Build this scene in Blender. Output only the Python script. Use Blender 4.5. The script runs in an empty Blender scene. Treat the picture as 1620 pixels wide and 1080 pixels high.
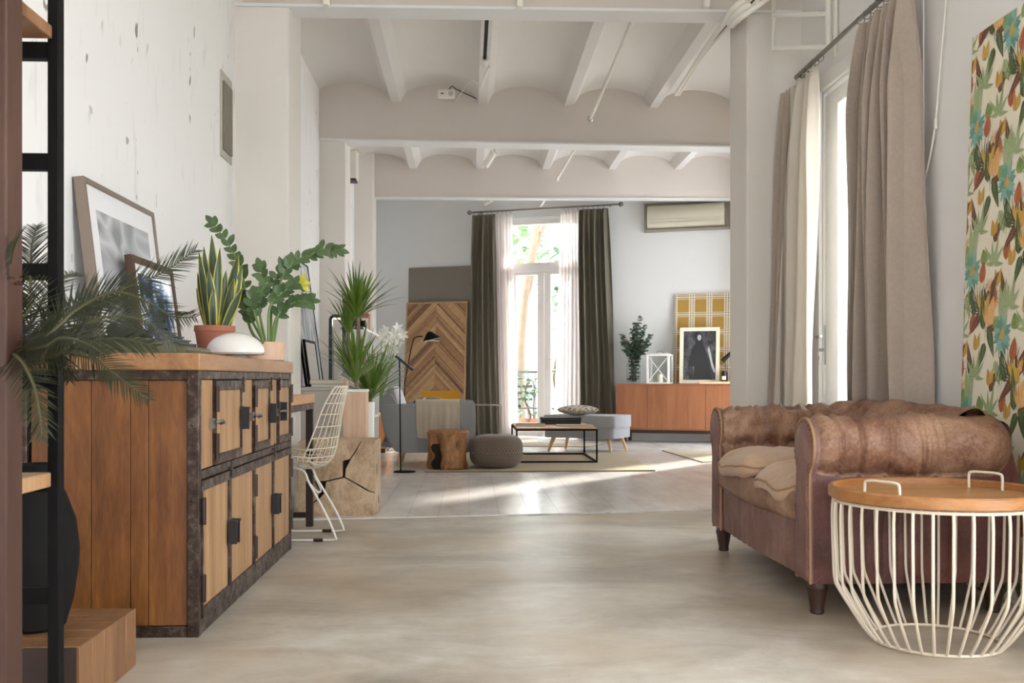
import bpy, math, random
from math import sin, cos, pi, radians as R, sqrt, atan2, tan, exp
from mathutils import Vector as V, Matrix as MX, noise, Euler
random.seed(7)
S = bpy.context.scene
C = S.collection
# ---------------------------------------------------------------- camera
FPX, HC, PSI = 1575.0, 0.85, math.atan(68/1575)
cd = bpy.data.cameras.new('camera'); cam = bpy.data.objects.new('camera', cd); C.objects.link(cam)
cam.location = (0, 0, HC); cam.rotation_euler = (pi/2, 0, -PSI)
cd.sensor_width = 36; cd.lens = FPX/1620*36; cd.shift_y = 60/1620
cd.clip_start = 0.05; cd.clip_end = 200
cd.dof.use_dof = True; cd.dof.focus_distance = 5.2; cd.dof.aperture_fstop = 8
S.camera = cam
# ---------------------------------------------------------------- world, sun, exposure
S.view_settings.view_transform = 'Standard'; S.view_settings.look = 'None'
S.view_settings.gamma = 1; S.view_settings.use_curve_mapping = False
S.view_settings.exposure = 0.84
wd = bpy.data.worlds.new('world'); S.world = wd; wd.use_nodes = True
nt = wd.node_tree; nt.nodes.clear()
bg = nt.nodes.new('ShaderNodeBackground'); wo = nt.nodes.new('ShaderNodeOutputWorld')
bg.inputs[0].default_value = (0.88, 0.94, 1.0, 1); bg.inputs[1].default_value = 6.5
nt.links.new(bg.outputs[0], wo.inputs[0])
def add_light(kind, name, loc, **k):
    l = bpy.data.lights.new(name, kind); o = bpy.data.objects.new(name, l); C.objects.link(o); o.location = loc
    for a, b in k.items(): setattr(l, a, b)
    return o
sun = add_light('SUN', 'sun', (10, 16, 9), energy=6.5, angle=R(3), color=(1.0, 0.95, 0.86))
SD = V((-0.64*cos(R(25)), -0.77*cos(R(25)), -sin(R(25))))
sun.rotation_euler = SD.to_track_quat('-Z', 'Y').to_euler()
try:
    S.cycles.use_denoising = True; S.cycles.max_bounces = 10; S.cycles.diffuse_bounces = 6
    S.cycles.transparent_max_bounces = 12; S.cycles.sample_clamp_indirect = 8; S.cycles.caustics_refractive = False; S.cycles.caustics_reflective = False
except Exception: pass
# ---------------------------------------------------------------- pixel <-> place
def ray(px, py):
    u, v = (px-810)/FPX, (600-py)/FPX
    return V((u*cos(PSI)+sin(PSI), cos(PSI)-u*sin(PSI), v))
def P(px, py, Y):                       # the point of the pixel's ray at distance Y down the room
    d = ray(px, py); t = Y/d.y
    return V((d.x*t, Y, HC+d.z*t))
def FL(px, py, h=0.0):                  # the point of the pixel's ray at height h
    d = ray(px, py); t = (h-HC)/d.z
    return V((d.x*t, d.y*t, h))
def PX(px, py, X):                      # the point of the pixel's ray in the plane x = X
    d = ray(px, py); t = X/d.x
    return V((X, d.y*t, HC+d.z*t))
# far wall: turned wall at the end of the room
_r = V((cos(PSI), -sin(PSI), 0)); _f = V((sin(PSI), cos(PSI), 0))
FWO = _r*0.55 + _f*(14.37-0.325*0.55)
FWD = (_r - _f*0.325).normalized(); FWN = V((FWD.y, -FWD.x, 0))   # FWN points at the camera
FWA = atan2(FWD.y, FWD.x)
def FW(px, py, off=0.0):                # (along the wall, height) of a pixel in the wall plane moved off towards the camera
    d = ray(px, py); o = FWO+FWN*off
    t = o.dot(FWN)/d.dot(FWN); p = d*t
    return (p-o).dot(FWD), HC+p.z
def FWP(s, off=0.0, h=0.0):
    p = FWO+FWD*s+FWN*off; return V((p.x, p.y, h))
# ---------------------------------------------------------------- mesh builder
class MB:
    def __init__(s): s.v = []; s.f = []; s.m = []; s.sm = []
    def add(s, vs, fs, mi=0, smooth=True):
        n = len(s.v); s.v += [tuple(p) for p in vs]
        for f in fs: s.f.append(tuple(n+i for i in f)); s.m.append(mi); s.sm.append(smooth)
        return s
    def box(s, a, b, mi=0, M=None):
        (x0, y0, z0), (x1, y1, z1) = a, b
        if x0 > x1: x0, x1 = x1, x0
        if y0 > y1: y0, y1 = y1, y0
        if z0 > z1: z0, z1 = z1, z0
        vs = [V(p) for p in ((x0,y0,z0),(x1,y0,z0),(x1,y1,z0),(x0,y1,z0),(x0,y0,z1),(x1,y0,z1),(x1,y1,z1),(x0,y1,z1))]
        if M: vs = [M @ p for p in vs]
        return s.add(vs, [(0,3,2,1),(4,5,6,7),(0,1,5,4),(1,2,6,5),(2,3,7,6),(3,0,4,7)], mi, False)
    def cbox(s, c, d, mi=0, M=None):
        return s.box([c[i]-d[i]/2 for i in range(3)], [c[i]+d[i]/2 for i in range(3)], mi, M)
    def grid(s, fn, nu, nv, mi=0, cu=False, cv=False, smooth=True, flip=False):
        vs = [fn(i/(nu if cu else nu), j/(nv if cv else nv)) for i in range(nu if cu else nu+1) for j in range(nv if cv else nv+1)]
        W = nv if cv else nv+1; H = nu if cu else nu+1; fs = []
        for i in range(nu):
            for j in range(nv):
                a, b, c, d = i*W+j, ((i+1) % H)*W+j, ((i+1) % H)*W+(j+1) % W, i*W+(j+1) % W
                fs.append((a, d, c, b) if flip else (a, b, c, d))
        if callable(mi):
            n = len(s.v); s.v += [tuple(p) for p in vs]; k = 0
            for i in range(nu):
                for j in range(nv):
                    s.f.append(tuple(n+q for q in fs[k])); s.m.append(mi((i+.5)/nu, (j+.5)/nv)); s.sm.append(smooth); k += 1
            return s
        return s.add(vs, fs, mi, smooth)
    def tube(s, pts, r, n=8, mi=0, closed=False, caps=True):
        pts = [V(p) for p in pts]; N = len(pts); rs = r if isinstance(r, (list, tuple)) else [r]*N
        vs = []; fs = []; prev = None
        for i, p in enumerate(pts):
            if closed: t = pts[(i+1) % N]-pts[i-1]
            else: t = pts[min(i+1, N-1)]-pts[max(i-1, 0)]
            t = t.normalized() if t.length > 1e-9 else V((0, 0, 1))
            if prev is None:
                a = V((0, 0, 1)) if abs(t.z) < .9 else V((1, 0, 0))
                nrm = t.cross(a).normalized()
            else:
                nrm = (prev-t*prev.dot(t)); nrm = nrm.normalized() if nrm.length > 1e-6 else t.orthogonal().normalized()
            prev = nrm; b = t.cross(nrm)
            for k in range(n):
                a = 2*pi*k/n; vs.append(p+(nrm*cos(a)+b*sin(a))*rs[i])
        for i in range(N if closed else N-1):
            j = (i+1) % N
            for k in range(n): fs.append((i*n+k, i*n+(k+1) % n, j*n+(k+1) % n, j*n+k))
        if caps and not closed: fs.append(tuple(range(n-1, -1, -1))); fs.append(tuple((N-1)*n+k for k in range(n)))
        return s.add(vs, fs, mi, True)
    def lathe(s, prof, n=32, c=(0, 0, 0), mi=0, caps=True, fn=None):
        vs = []; fs = []
        for i, (r, z) in enumerate(prof):
            for k in range(n):
                a = 2*pi*k/n; rr = r*(fn(a, z) if fn else 1)
                vs.append((c[0]+rr*cos(a), c[1]+rr*sin(a), c[2]+z))
        for i in range(len(prof)-1):
            for k in range(n): fs.append((i*n+k, i*n+(k+1) % n, (i+1)*n+(k+1) % n, (i+1)*n+k))
        if caps:
            if prof[0][0] > 1e-4: fs.append(tuple(range(n-1, -1, -1)))
            if prof[-1][0] > 1e-4: fs.append(tuple((len(prof)-1)*n+k for k in range(n)))
        return s.add(vs, fs, mi, True)
    def prism(s, poly, d0, d1, ax='y', mi=0, smooth=False):   # poly in the plane across ax
        def q(a, b, d): return {'y': (a, d, b), 'x': (d, a, b), 'z': (a, b, d)}[ax]
        n = len(poly); vs = [q(a, b, d0) for a, b in poly]+[q(a, b, d1) for a, b in poly]
        s.add(vs, [(i, (i+1) % n, n+(i+1) % n, n+i) for i in range(n)], mi, smooth)
        return s.add(vs, [tuple(range(n-1, -1, -1)), tuple(range(n, 2*n))], mi, False)
    def ball(s, c, r, n=10, m=6, mi=0):
        r = r if isinstance(r, (tuple, list)) else (r, r, r)
        def fn(u, v):
            t = pi*v
            return (c[0]+r[0]*sin(t)*cos(2*pi*u), c[1]+r[1]*sin(t)*sin(2*pi*u), c[2]-r[2]*cos(t))
        return s.grid(fn, n, m, mi, cu=True)
    def leaf(s, base, d, up, L, w, droop=0, seg=5, fold=.15, prof=None, mi=0, mi2=None):
        d = V(d).normalized(); up = V(up); side = d.cross(up)
        side = side.normalized() if side.length > 1e-5 else d.orthogonal().normalized()
        nrm = side.cross(d); p = V(base); vs = []; fs = []
        prof = prof or (lambda t: sin(pi*min(1, t*.92+.06))**.8)
        cur = d.copy(); st = L/seg
        for i in range(seg+1):
            t = i/seg; ww = w*max(0.0, prof(t))/2
            n2 = side.cross(cur).normalized()
            vs += [p-side*ww+n2*ww*fold, p, p+side*ww+n2*ww*fold]
            cur = (cur+V((0, 0, -1))*droop/seg).normalized(); p = p+cur*st
        n0 = len(s.v); s.v += [tuple(q) for q in vs]
        for i in range(seg):
            a = n0+i*3
            s.f += [(a, a+1, a+4, a+3), (a+1, a+2, a+5, a+4)]; s.m += [mi, mi if mi2 is None else mi2]; s.sm += [True, True]
        return p
    def build(s, name, mats, parent=None, bevel=0, angle=40, solid=0, sub=0, seg=2):
        me = bpy.data.meshes.new(name); me.from_pydata(s.v, [], s.f)
        for m in (mats if isinstance(mats, (list, tuple)) else [mats]): me.materials.append(m)
        me.polygons.foreach_set('material_index', s.m); me.polygons.foreach_set('use_smooth', [True]*len(s.f) if angle else s.sm)
        me.validate(); me.update()
        if angle: me.set_sharp_from_angle(angle=R(angle))
        o = bpy.data.objects.new(name, me); C.objects.link(o)
        if parent: o.parent = parent
        if solid: md = o.modifiers.new('s', 'SOLIDIFY'); md.thickness = solid; md.offset = 0
        if bevel: md = o.modifiers.new('b', 'BEVEL'); md.width = bevel; md.segments = seg; md.limit_method = 'ANGLE'; md.angle_limit = R(50)
        if sub: md = o.modifiers.new('u', 'SUBSURF'); md.levels = sub; md.render_levels = sub
        return o
def thing(name, label, cat, loc=(0, 0, 0), rz=0, group=None, rot=None):
    o = bpy.data.objects.new(name, None); C.objects.link(o); o.empty_display_size = .1
    o.location = loc; o.rotation_euler = rot if rot else (0, 0, rz); o['label'] = label; o['category'] = cat
    if group: o['group'] = group
    return o
def tag(o, label, cat, group=None):
    o['label'] = label; o['category'] = cat
    if group: o['group'] = group
    return o
def struct(o): o['kind'] = 'structure'; return o
def dup(root, loc, rot, label, group=None):
    r = root.copy(); C.objects.link(r); r.location = loc; r.rotation_euler = rot if isinstance(rot, (tuple, list)) else (0, 0, rot); r['label'] = label
    if group: r['group'] = group
    for ch in list(root.children):
        c = ch.copy(); C.objects.link(c); c.parent = r
        for g in list(ch.children):
            d = g.copy(); C.objects.link(d); d.parent = c
    return r
def smooth_path(pts, n=6):
    pts = [V(p) for p in pts]; out = []
    for i in range(len(pts)-1):
        p0, p1, p2, p3 = pts[max(i-1, 0)], pts[i], pts[i+1], pts[min(i+2, len(pts)-1)]
        for k in range(n):
            t = k/n
            out.append(.5*((2*p1)+(p2-p0)*t+(2*p0-5*p1+4*p2-p3)*t*t+(3*p1-p0-3*p2+p3)*t**3))
    out.append(pts[-1]); return out
def rpoly(x0, z0, x1, z1, r, n=4):      # rounded rectangle
    o = []
    for cx, cz, a in ((x1-r, z0+r, -90), (x1-r, z1-r, 0), (x0+r, z1-r, 90), (x0+r, z0+r, 180)):
        for k in range(n+1): t = R(a+90*k/n); o.append((cx+r*cos(t), cz+r*sin(t)))
    return o
def pillow(mb, c, d, rx=3.0, n=16, mi=0, M=None, wob=.0, seed=0):    # a stuffed cushion d = full size; superellipse
    def fn(u, v):
        a = 2*pi*u; b = pi*(v-.5)
        ca, sa, cb, sb = cos(a), sin(a), cos(b), sin(b)
        e = 2/rx; g = lambda q, k: math.copysign(abs(q)**k, q)
        p = V((g(ca, e)*g(cb, .55)*d[0]/2, g(sa, e)*g(cb, .55)*d[1]/2, g(sb, .9)*d[2]/2))
        if wob: p = p*(1+wob*noise.noise(V((p.x*7+seed, p.y*7, p.z*7))))
        p = p+V(c)
        return M @ p if M else p
    return mb.grid(fn, n*2, n, mi, cu=True)
# ---------------------------------------------------------------- materials
MAT = {}
def srgb(h):
    if isinstance(h, str):
        h = h.lstrip('#'); h = [int(h[i:i+2], 16)/255 for i in (0, 2, 4)]
    return tuple((c/12.92 if c <= .04045 else ((c+.055)/1.055)**2.4) for c in h)+(1,)
class NM:
    def __init__(s, name):
        m = bpy.data.materials.new(name); m.use_nodes = True; s.mat = m; s.t = m.node_tree; s.t.nodes.clear()
        s.out = s.n('ShaderNodeOutputMaterial'); s.b = s.n('ShaderNodeBsdfPrincipled'); s.l(s.b.outputs[0], s.out.inputs[0]); MAT[name] = m
    def n(s, k, **a):
        o = s.t.nodes.new(k)
        for q, w in a.items(): setattr(o, q, w)
        return o
    def l(s, a, b): s.t.links.new(a, b)
    def co(s, scale=(1, 1, 1), rot=(0, 0, 0), kind='Object'):
        c = s.n('ShaderNodeTexCoord'); m = s.n('ShaderNodeMapping'); s.l(c.outputs[kind], m.inputs[0])
        m.inputs['Scale'].default_value = scale; m.inputs['Rotation'].default_value = rot; return m.outputs[0]
    def noise(s, co, sc, det=4, rough=.6, dist=0):
        k = s.n('ShaderNodeTexNoise'); s.l(co, k.inputs[0]); k.inputs['Scale'].default_value = sc; k.inputs['Detail'].default_value = det
        k.inputs['Roughness'].default_value = rough; k.inputs['Distortion'].default_value = dist; return k.outputs[0]
    def ramp(s, fac, stops, interp='LINEAR'):
        k = s.n('ShaderNodeValToRGB'); s.l(fac, k.inputs[0]); e = k.color_ramp.elements; k.color_ramp.interpolation = interp
        while len(e) < len(stops): e.new(.5)
        for i, (p, c) in enumerate(stops): e[i].position = p; e[i].color = c if len(c) == 4 else tuple(c)+(1,)
        return k.outputs[0]
    def mix(s, fac, a, b, mode='MIX'):
        k = s.n('ShaderNodeMix', data_type='RGBA', blend_type=mode)
        if isinstance(fac, (int, float)): k.inputs[0].default_value = fac
        else: s.l(fac, k.inputs[0])
        for i, q in ((6, a), (7, b)):
            if isinstance(q, tuple): k.inputs[i].default_value = q
            else: s.l(q, k.inputs[i])
        return k.outputs[2]
    def math(s, op, a, b=0.0, c=None):
        k = s.n('ShaderNodeMath', operation=op)
        for i, q in ((0, a), (1, b), (2, c)):
            if q is None: continue
            if isinstance(q, (int, float)): k.inputs[i].default_value = q
            else: s.l(q, k.inputs[i])
        return k.outputs[0]
    def bump(s, h, st=.3, dist=.01):
        k = s.n('ShaderNodeBump'); k.inputs['Strength'].default_value = st; k.inputs['Distance'].default_value = dist
        s.l(h, k.inputs['Height']); s.l(k.outputs[0], s.b.inputs['Normal'])
    def col(s, c):
        if isinstance(c, tuple): s.b.inputs['Base Color'].default_value = c
        else: s.l(c, s.b.inputs['Base Color'])
    def ro(s, r, met=0, spec=None):
        if isinstance(r, (int, float)): s.b.inputs['Roughness'].default_value = r
        else: s.l(r, s.b.inputs['Roughness'])
        s.b.inputs['Metallic'].default_value = met
        if spec is not None: s.b.inputs['Specular IOR Level'].default_value = spec
B3 = (0, 0, 0, 1); W3 = (1, 1, 1, 1)
def plain(name, c, r=.6, met=0, spec=None, var=.12, sc=8, bs=.05, bsc=60, bd=.004):
    k = NM(name); co = k.co(); c = srgb(c); d = tuple(x*(1-var) for x in c[:3])+(1,)
    k.col(k.mix(k.noise(co, sc), d, c)); k.ro(r, met, spec)
    if bs: k.bump(k.noise(co, bsc, 2), bs, bd)
    return k.mat
def wood(name, cs, ax='z', sc=9, r=.5, stretch=.07, knots=True, bs=.15, rough_plank=None):
    k = NM(name); s = [1, 1, 1]; s['xyz'.index(ax)] = stretch; co = k.co(tuple(s))
    n1 = k.noise(co, sc, 6, .65, 1.2); n2 = k.noise(co, sc*9, 3, .6)
    n3 = k.noise(co, sc*30, 2, .5)
    f = k.math('ADD', k.math('ADD', k.math('MULTIPLY', n1, .62), k.math('MULTIPLY', n2, .24)), k.math('MULTIPLY', n3, .14))
    cs = [srgb(c) for c in cs]; st = [(.3+.4*i/(len(cs)-1), c) for i, c in enumerate(cs)]
    c = k.ramp(f, st)
    if knots:
        kn = k.noise(k.co(tuple(.35 if i == 'xyz'.index(ax) else 1 for i in range(3))), sc*.6, 2, .5)
        c = k.mix(k.ramp(kn, [(.70, B3), (.80, W3)]), c, tuple(x*.6 for x in cs[0][:3])+(1,))
    k.col(c); k.ro(r); k.bump(f, bs, .004); return k.mat
def fabric(name, c, c2=None, r=.9, sc=220, sheen=.25, var=.2, bs=.4):
    k = NM(name); co = k.co(); c = srgb(c); c2 = srgb(c2) if c2 else tuple(x*(1-var) for x in c[:3])+(1,)
    n = k.noise(co, sc, 2, .7); m = k.noise(co, 5, 3)
    k.col(k.mix(k.math('ADD', k.math('MULTIPLY', n, .6), k.math('MULTIPLY', m, .4)), c2, c)); k.ro(r, 0, .2)
    try: k.b.inputs['Sheen Weight'].default_value = sheen
    except Exception: pass
    k.bump(n, bs, .002); return k.mat
def emit(name, c, st):
    k = NM(name); k.b.inputs['Emission Color'].default_value = srgb(c); k.b.inputs['Emission Strength'].default_value = st; k.col(srgb(c)); return k.mat
# plaster walls with scuffs and small chips
k = NM('wall_plaster'); co = k.co()
c = k.mix(k.noise(co, .8, 4), srgb('#e9e8e7'), srgb('#f0efee'))
sp = k.noise(k.co((1, 1, .55)), 14, 2, .5); msk = k.noise(co, 1.6, 2)
c = k.mix(k.math('MULTIPLY', k.ramp(sp, [(.675, B3), (.70, W3)]), k.ramp(msk, [(.48, B3), (.58, W3)])), c, srgb('#8d8880'))
c = k.mix(k.math('MULTIPLY', k.ramp(k.noise(k.co((3, 3, .5)), 5, 3), [(.60, B3), (.75, W3)]), .35), c, srgb('#bfbbb4'))
k.col(c); k.ro(.62); k.bump(k.noise(co, 5, 6, .6), .25, .02)
k = NM('wall_paint'); co = k.co(); k.col(k.mix(k.noise(co, 1.2, 4), srgb('#e6e4e1'), srgb('#eeecea'))); k.ro(.6); k.bump(k.noise(co, 6, 5), .12, .02)
k = NM('pillar_paint'); co = k.co(); k.col(k.mix(k.noise(co, 1.2, 4), srgb('#ddd6ce'), srgb('#e4dfd9'))); k.ro(.6); k.bump(k.noise(co, 6, 5), .12, .02)
k = NM('wall_white'); co = k.co(); k.col(k.mix(k.noise(co, 1.0, 3), srgb('#dcdddd'), srgb('#e4e4e4'))); k.ro(.65); k.bump(k.noise(co, 9, 5), .08, .01)
k = NM('beam_shade'); co = k.co((.3, 1, 1)); k.col(k.mix(k.noise(co, 2.5, 5), srgb('#cbc1b8'), srgb('#d5ccc4'))); k.ro(.55); k.bump(k.noise(co, 8, 4), .12, .01)  # beige shade of the camera-facing beam faces put into the colour
k = NM('vault_paint'); co = k.co((1, .4, 1)); k.col(k.mix(k.noise(co, 1.6, 4), srgb('#d5d0cb'), srgb('#dfdcd9'))); k.ro(.55); k.bump(k.noise(co, 4, 5), .25, .02)
# polished concrete
k = NM('concrete'); co = k.co((.55, 1.1, 1)); n1 = k.noise(co, 1.9, 7, .66, .6); n2 = k.noise(k.co(), 9, 5, .7); n3 = k.noise(k.co(), 60, 2)
f = k.math('ADD', k.math('MULTIPLY', n1, .68), k.math('MULTIPLY', n2, .32))
c = k.ramp(f, [(.34, srgb('#91877a')), (.45, srgb('#aca294')), (.54, srgb('#c0b8ab')), (.66, srgb('#d5cfc5'))])
c = k.mix(k.math('MULTIPLY', k.ramp(k.noise(k.co(), .9, 4, .6), [(.45, B3), (.62, W3)]), .42), c, srgb('#b49c7c'))
c = k.mix(k.math('MULTIPLY', k.ramp(k.noise(k.co(), 30, 2), [(.72, B3), (.76, W3)]), .5), c, srgb('#6b6255'))
k.col(c); k.ro(k.ramp(n2, [(.3, (.3,)*3), (.7, (.44,)*3)]), 0, .5); k.bump(n2, .06, .01)
# glazed plank tiles
k = NM('floor_tiles'); co = k.co((1, 1, 1), (0, 0, pi/2)); br = k.n('ShaderNodeTexBrick'); k.l(co, br.inputs[0])
br.inputs['Color1'].default_value = srgb('#d8d3cd'); br.inputs['Color2'].default_value = srgb('#dfdbd6'); br.inputs['Mortar'].default_value = srgb('#a8a199')
br.inputs['Scale'].default_value = 1; br.inputs['Mortar Size'].default_value = .0022; br.inputs['Brick Width'].default_value = .6; br.inputs['Row Height'].default_value = .19
br.inputs['Mortar Smooth'].default_value = .3
cl = k.noise(k.co((1.6, .6, 1)), 2.2, 6, .65, .4)
k.col(k.mix(.45, br.outputs[0], k.ramp(cl, [(.3, srgb('#cfcac5')), (.7, srgb('#ebe8e5'))]))); k.ro(k.ramp(cl, [(.3, (.17,)*3), (.7, (.27,)*3)]))
k.bump(k.math('ADD', k.math('MULTIPLY', br.outputs[1], -1.0), k.math('MULTIPLY', cl, .15)), .25, .003)
wood('cab_wood', ['#3d220e', '#673c18', '#805024', '#9a6735'], 'z', 7, .45, .11, True, .35)
wood('cab_wood_pale', ['#7d5c3c', '#a78059', '#bf9a72'], 'z', 12, .6, .05, False)
wood('cab_top', ['#70492a', '#9c7049', '#b48962'], 'y', 9, .4, .09)
wood('tray_wood', ['#8a5f38', '#b28455', '#c79d6c'], 'x', 6, .38, .08, False)
wood('tray_rim', ['#7a4d28', '#a06c3c', '#b98653'], 'x', 7, .4, .15, False)
wood('block_wood', ['#5d3f24', '#80593a', '#96704a'], 'z', 8, .5, .1)
wood('block_shade', ['#221512', '#2e1d18', '#38241d'], 'x', 9, .55, .1)  # shade of the block's near face put into the wood colour
wood('post_wood', ['#2e1b13', '#44291d', '#553729'], 'z', 5, .6, .1)
wood('desk_wood', ['#a87646', '#c8935c', '#d8a973'], 'y', 10, .4, .1)
wood('teak', ['#75432a', '#96603f', '#a36d4b'], 'z', 11, .4, .05, False)
wood('pale_wood', ['#c9a27c', '#dab996', '#e3c8a8'], 'z', 9, .5, .08, False)
wood('oak', ['#c29a6c', '#d6b184', '#dfc096'], 'z', 9, .5, .1, False)
wood('pink_wood', ['#c09a7c', '#d8b598', '#e2c6ad'], 'z', 8, .55, .08, False)
wood('root_wood', ['#745840', '#a58769', '#c5aa8b', '#d6c1a6'], 'z', 6, .6, .7, False, .5)
wood('stump_wood', ['#3f2817', '#7d5231', '#a8774a', '#c39a6c'], 'z', 8, .55, .5, False, .8)
wood('root_hole', ['#1a120c', '#24180f', '#2d1f14'], 'z', 5, .9)
for i, cs in enumerate((['#7d5a3c', '#9b7350', '#a98261'], ['#a07d58', '#b9966d', '#c8a67e'], ['#8b6748', '#a9835d', '#b58f69'], ['#5f4330', '#7c5a40', '#8a664a'])):
    wood('chev%d' % i, cs, 'y', 14, .5, .08, False)
k = NM('steel'); co = k.co(); n = k.noise(co, 22, 5, .7)
k.col(k.ramp(n, [(.3, srgb('#2b201b')), (.5, srgb('#46372f')), (.68, srgb('#6e6057'))])); k.ro(k.ramp(n, [(.3, (.55,)*3), (.7, (.3,)*3)]), .65); k.bump(n, .25, .002)
plain('steel_dark', '#352520', .45, .4); plain('black_metal', '#0c0a0a', .65, 0, .15); plain('black', '#121214', .5); plain('chrome', '#c8c8c6', .2, 1)
plain('latch', '#8b8984', .35, .9); plain('rod_metal', '#8d8780', .35, .8); plain('cream_metal', '#dccfbb', .4, .0); plain('white_metal', '#e9e6dc', .35)
plain('white_gloss', '#eeeae4', .12, var=.02, bs=0); plain('white_frame', '#eceae8', .4, var=.03); plain('white_plastic', '#e8e4da', .4, var=.04)
plain('terracotta', '#b8745a', .75); plain('dark_pot', '#24211f', .7); plain('vase_grey', '#1b1a19', .8, 0, .15, var=.35, sc=5); plain('soil', '#2d2119', .95, bs=.8, bsc=40, bd=.02)
plain('keys', '#2a2f33', .3); plain('tw_body', '#5d5a3e', .35); plain('paper', '#e9e7e2', .6); plain('grey_lam', '#bdb7b0', .5, var=.04); plain('grey_panel', '#857d73', .8, var=.12, sc=90)
plain('navy', '#1d2434', .4); plain('book_grey', '#a9a49b', .6); plain('page', '#e6dfce', .8); plain('book_blue', '#27406f', .5); plain('orange_wood', '#c07c44', .5)
plain('yellow_fab', '#d59a27', .85, sc=60, bs=.3, bsc=200); plain('stone', '#a9a092', .8, var=.3, sc=4); plain('sill', '#d8d4cc', .5)
plain('rust_plate', '#8e877a', .6, .2, var=.5, sc=14, bs=.5, bsc=20, bd=.01); plain('plate_rim', '#c9c4b9', .8, var=.3, sc=20)
plain('frame_bronze', '#8b7c6f', .4, .3); plain('frame_silver', '#b3aca4', .3, .5); plain('frame_brown', '#4f3424', .5); plain('canvas_side', '#6a5a40', .8)
plain('ac_cream', '#cfc8b4', .45, var=.03); plain('ivory', '#ece4cf', .5, var=.03); plain('candle', '#f2ecdc', .5); plain('wax_black', '#191a1c', .25)
plain('bark', '#84705f', .9, var=.4, sc=10, bs=.6, bsc=20, bd=.02); plain('trunk_y', '#8f7d63', .9, var=.4, sc=30, bs=.5)
plain('terrace', '#cfc9bd', .8); plain('garden_wall', '#b9b5ad', .8, var=.1, sc=2); plain('rail_iron', '#4b4f50', .5, .3)
fabric('grey_fab', '#a5a5a5', '#848486', sc=260); fabric('grey_fab_light', '#a6a7ab', '#86878c', sc=260); fabric('white_fab', '#e6e6ea'); fabric('throw', '#c4b8a6', '#ab9f8e', sc=90, bs=.6)
fabric('dark_curtain', '#7b7465', '#666052', sc=150); fabric('taupe_velvet', '#bcada0', '#9d8f83', sc=60, sheen=.6, bs=.15); fabric('pouf_knit', '#7d6f62', '#665a4f', sc=150)
fabric('blue_fab', '#3c4654')
def sheer(name, c, tr, mixf):
    k = NM(name); n = k.noise(k.co((1, 1, 1)), 300, 2)
    k.col(srgb(c)); k.ro(.9, 0, .1); k.bump(n, .2, .001)
    t = k.n('ShaderNodeBsdfTranslucent'); t.inputs[0].default_value = srgb(c); x = k.n('ShaderNodeMixShader'); x.inputs[0].default_value = tr
    k.l(k.b.outputs[0], x.inputs[1]); k.l(t.outputs[0], x.inputs[2])
    if mixf:
        q = k.n('ShaderNodeBsdfTransparent'); y = k.n('ShaderNodeMixShader'); y.inputs[0].default_value = mixf
        k.l(x.outputs[0], y.inputs[1]); k.l(q.outputs[0], y.inputs[2]); k.l(y.outputs[0], k.out.inputs[0])
    else: k.l(x.outputs[0], k.out.inputs[0])
sheer('sheer_far', '#f8f2f1', .65, .22); sheer('sheer_side', '#f6f2ec', .6, .3); sheer('linen', '#e6dfd5', .35, 0)
k = NM('glass'); k.t.nodes.remove(k.b); g = k.n('ShaderNodeBsdfGlossy'); g.inputs['Roughness'].default_value = .02; t = k.n('ShaderNodeBsdfTransparent'); t.inputs[0].default_value = (.96, .98, .97, 1)
fr = k.n('ShaderNodeFresnel'); fr.inputs[0].default_value = 1.45; x = k.n('ShaderNodeMixShader'); ge = k.n('ShaderNodeNewGeometry'); k.l(k.math('MULTIPLY', fr.outputs[0], k.math('SUBTRACT', 1.0, ge.outputs['Backfacing'])), x.inputs[0]); k.l(t.outputs[0], x.inputs[1]); k.l(g.outputs[0], x.inputs[2]); k.l(x.outputs[0], k.out.inputs[0])
# worn brown leather: rubbed tan on the crown of the rolls, red-brown below, pale cracks
def leather(name, cs, sc=5, r=.5):
    k = NM(name); co = k.co(); n = k.noise(co, sc, 6, .65, .6); f = k.noise(co, 90, 4, .7)
    st = [(.32+.36*i/(len(cs)-1), srgb(c)) for i, c in enumerate(cs)]
    c = k.ramp(k.math('ADD', k.math('MULTIPLY', n, .7), k.math('MULTIPLY', f, .3)), st)
    cr = k.n('ShaderNodeTexVoronoi', feature='DISTANCE_TO_EDGE'); k.l(k.co((1.6, 1, .8)), cr.inputs[0]); cr.inputs['Scale'].default_value = 9
    m = k.math('MULTIPLY', k.ramp(cr.outputs[0], [(.0, W3), (.02, B3)]), k.ramp(k.noise(co, 6, 2), [(.5, B3), (.6, W3)]))
    k.col(k.mix(k.math('MULTIPLY', m, .18), c, srgb('#b3906c'))); k.ro(r, 0, .35)
    k.bump(k.math('SUBTRACT', k.math('MULTIPLY', f, .5), k.math('MULTIPLY', m, .3)), .5, .003); return k.mat
leather('leather_tan', ['#4f362a', '#785543', '#9c7962', '#bb9c85'], 4)
leather('leather_red', ['#40231f', '#5c3630', '#774b40'], 4)
leather('leather_mauve', ['#5c403c', '#7d5c55', '#98776c'], 5)
fabric('cushion_tan', '#ccae94', '#a5866c', sc=30, bs=.3, var=.3)
plain('stud', '#8a6a4a', .35, .8); plain('piping', '#a4805f', .6); plain('leg_dark', '#3b261c', .5)
plain('wicker_l', '#c9b79a', .9, sc=120, bs=.6, bsc=120); plain('rug_edge', '#8d806a', .9)
k = NM('jute'); co = k.co(); w = k.n('ShaderNodeTexWave'); k.l(k.co((1, 1, 1)), w.inputs[0]); w.inputs['Scale'].default_value = 30; w.inputs['Distortion'].default_value = 1.5
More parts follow.
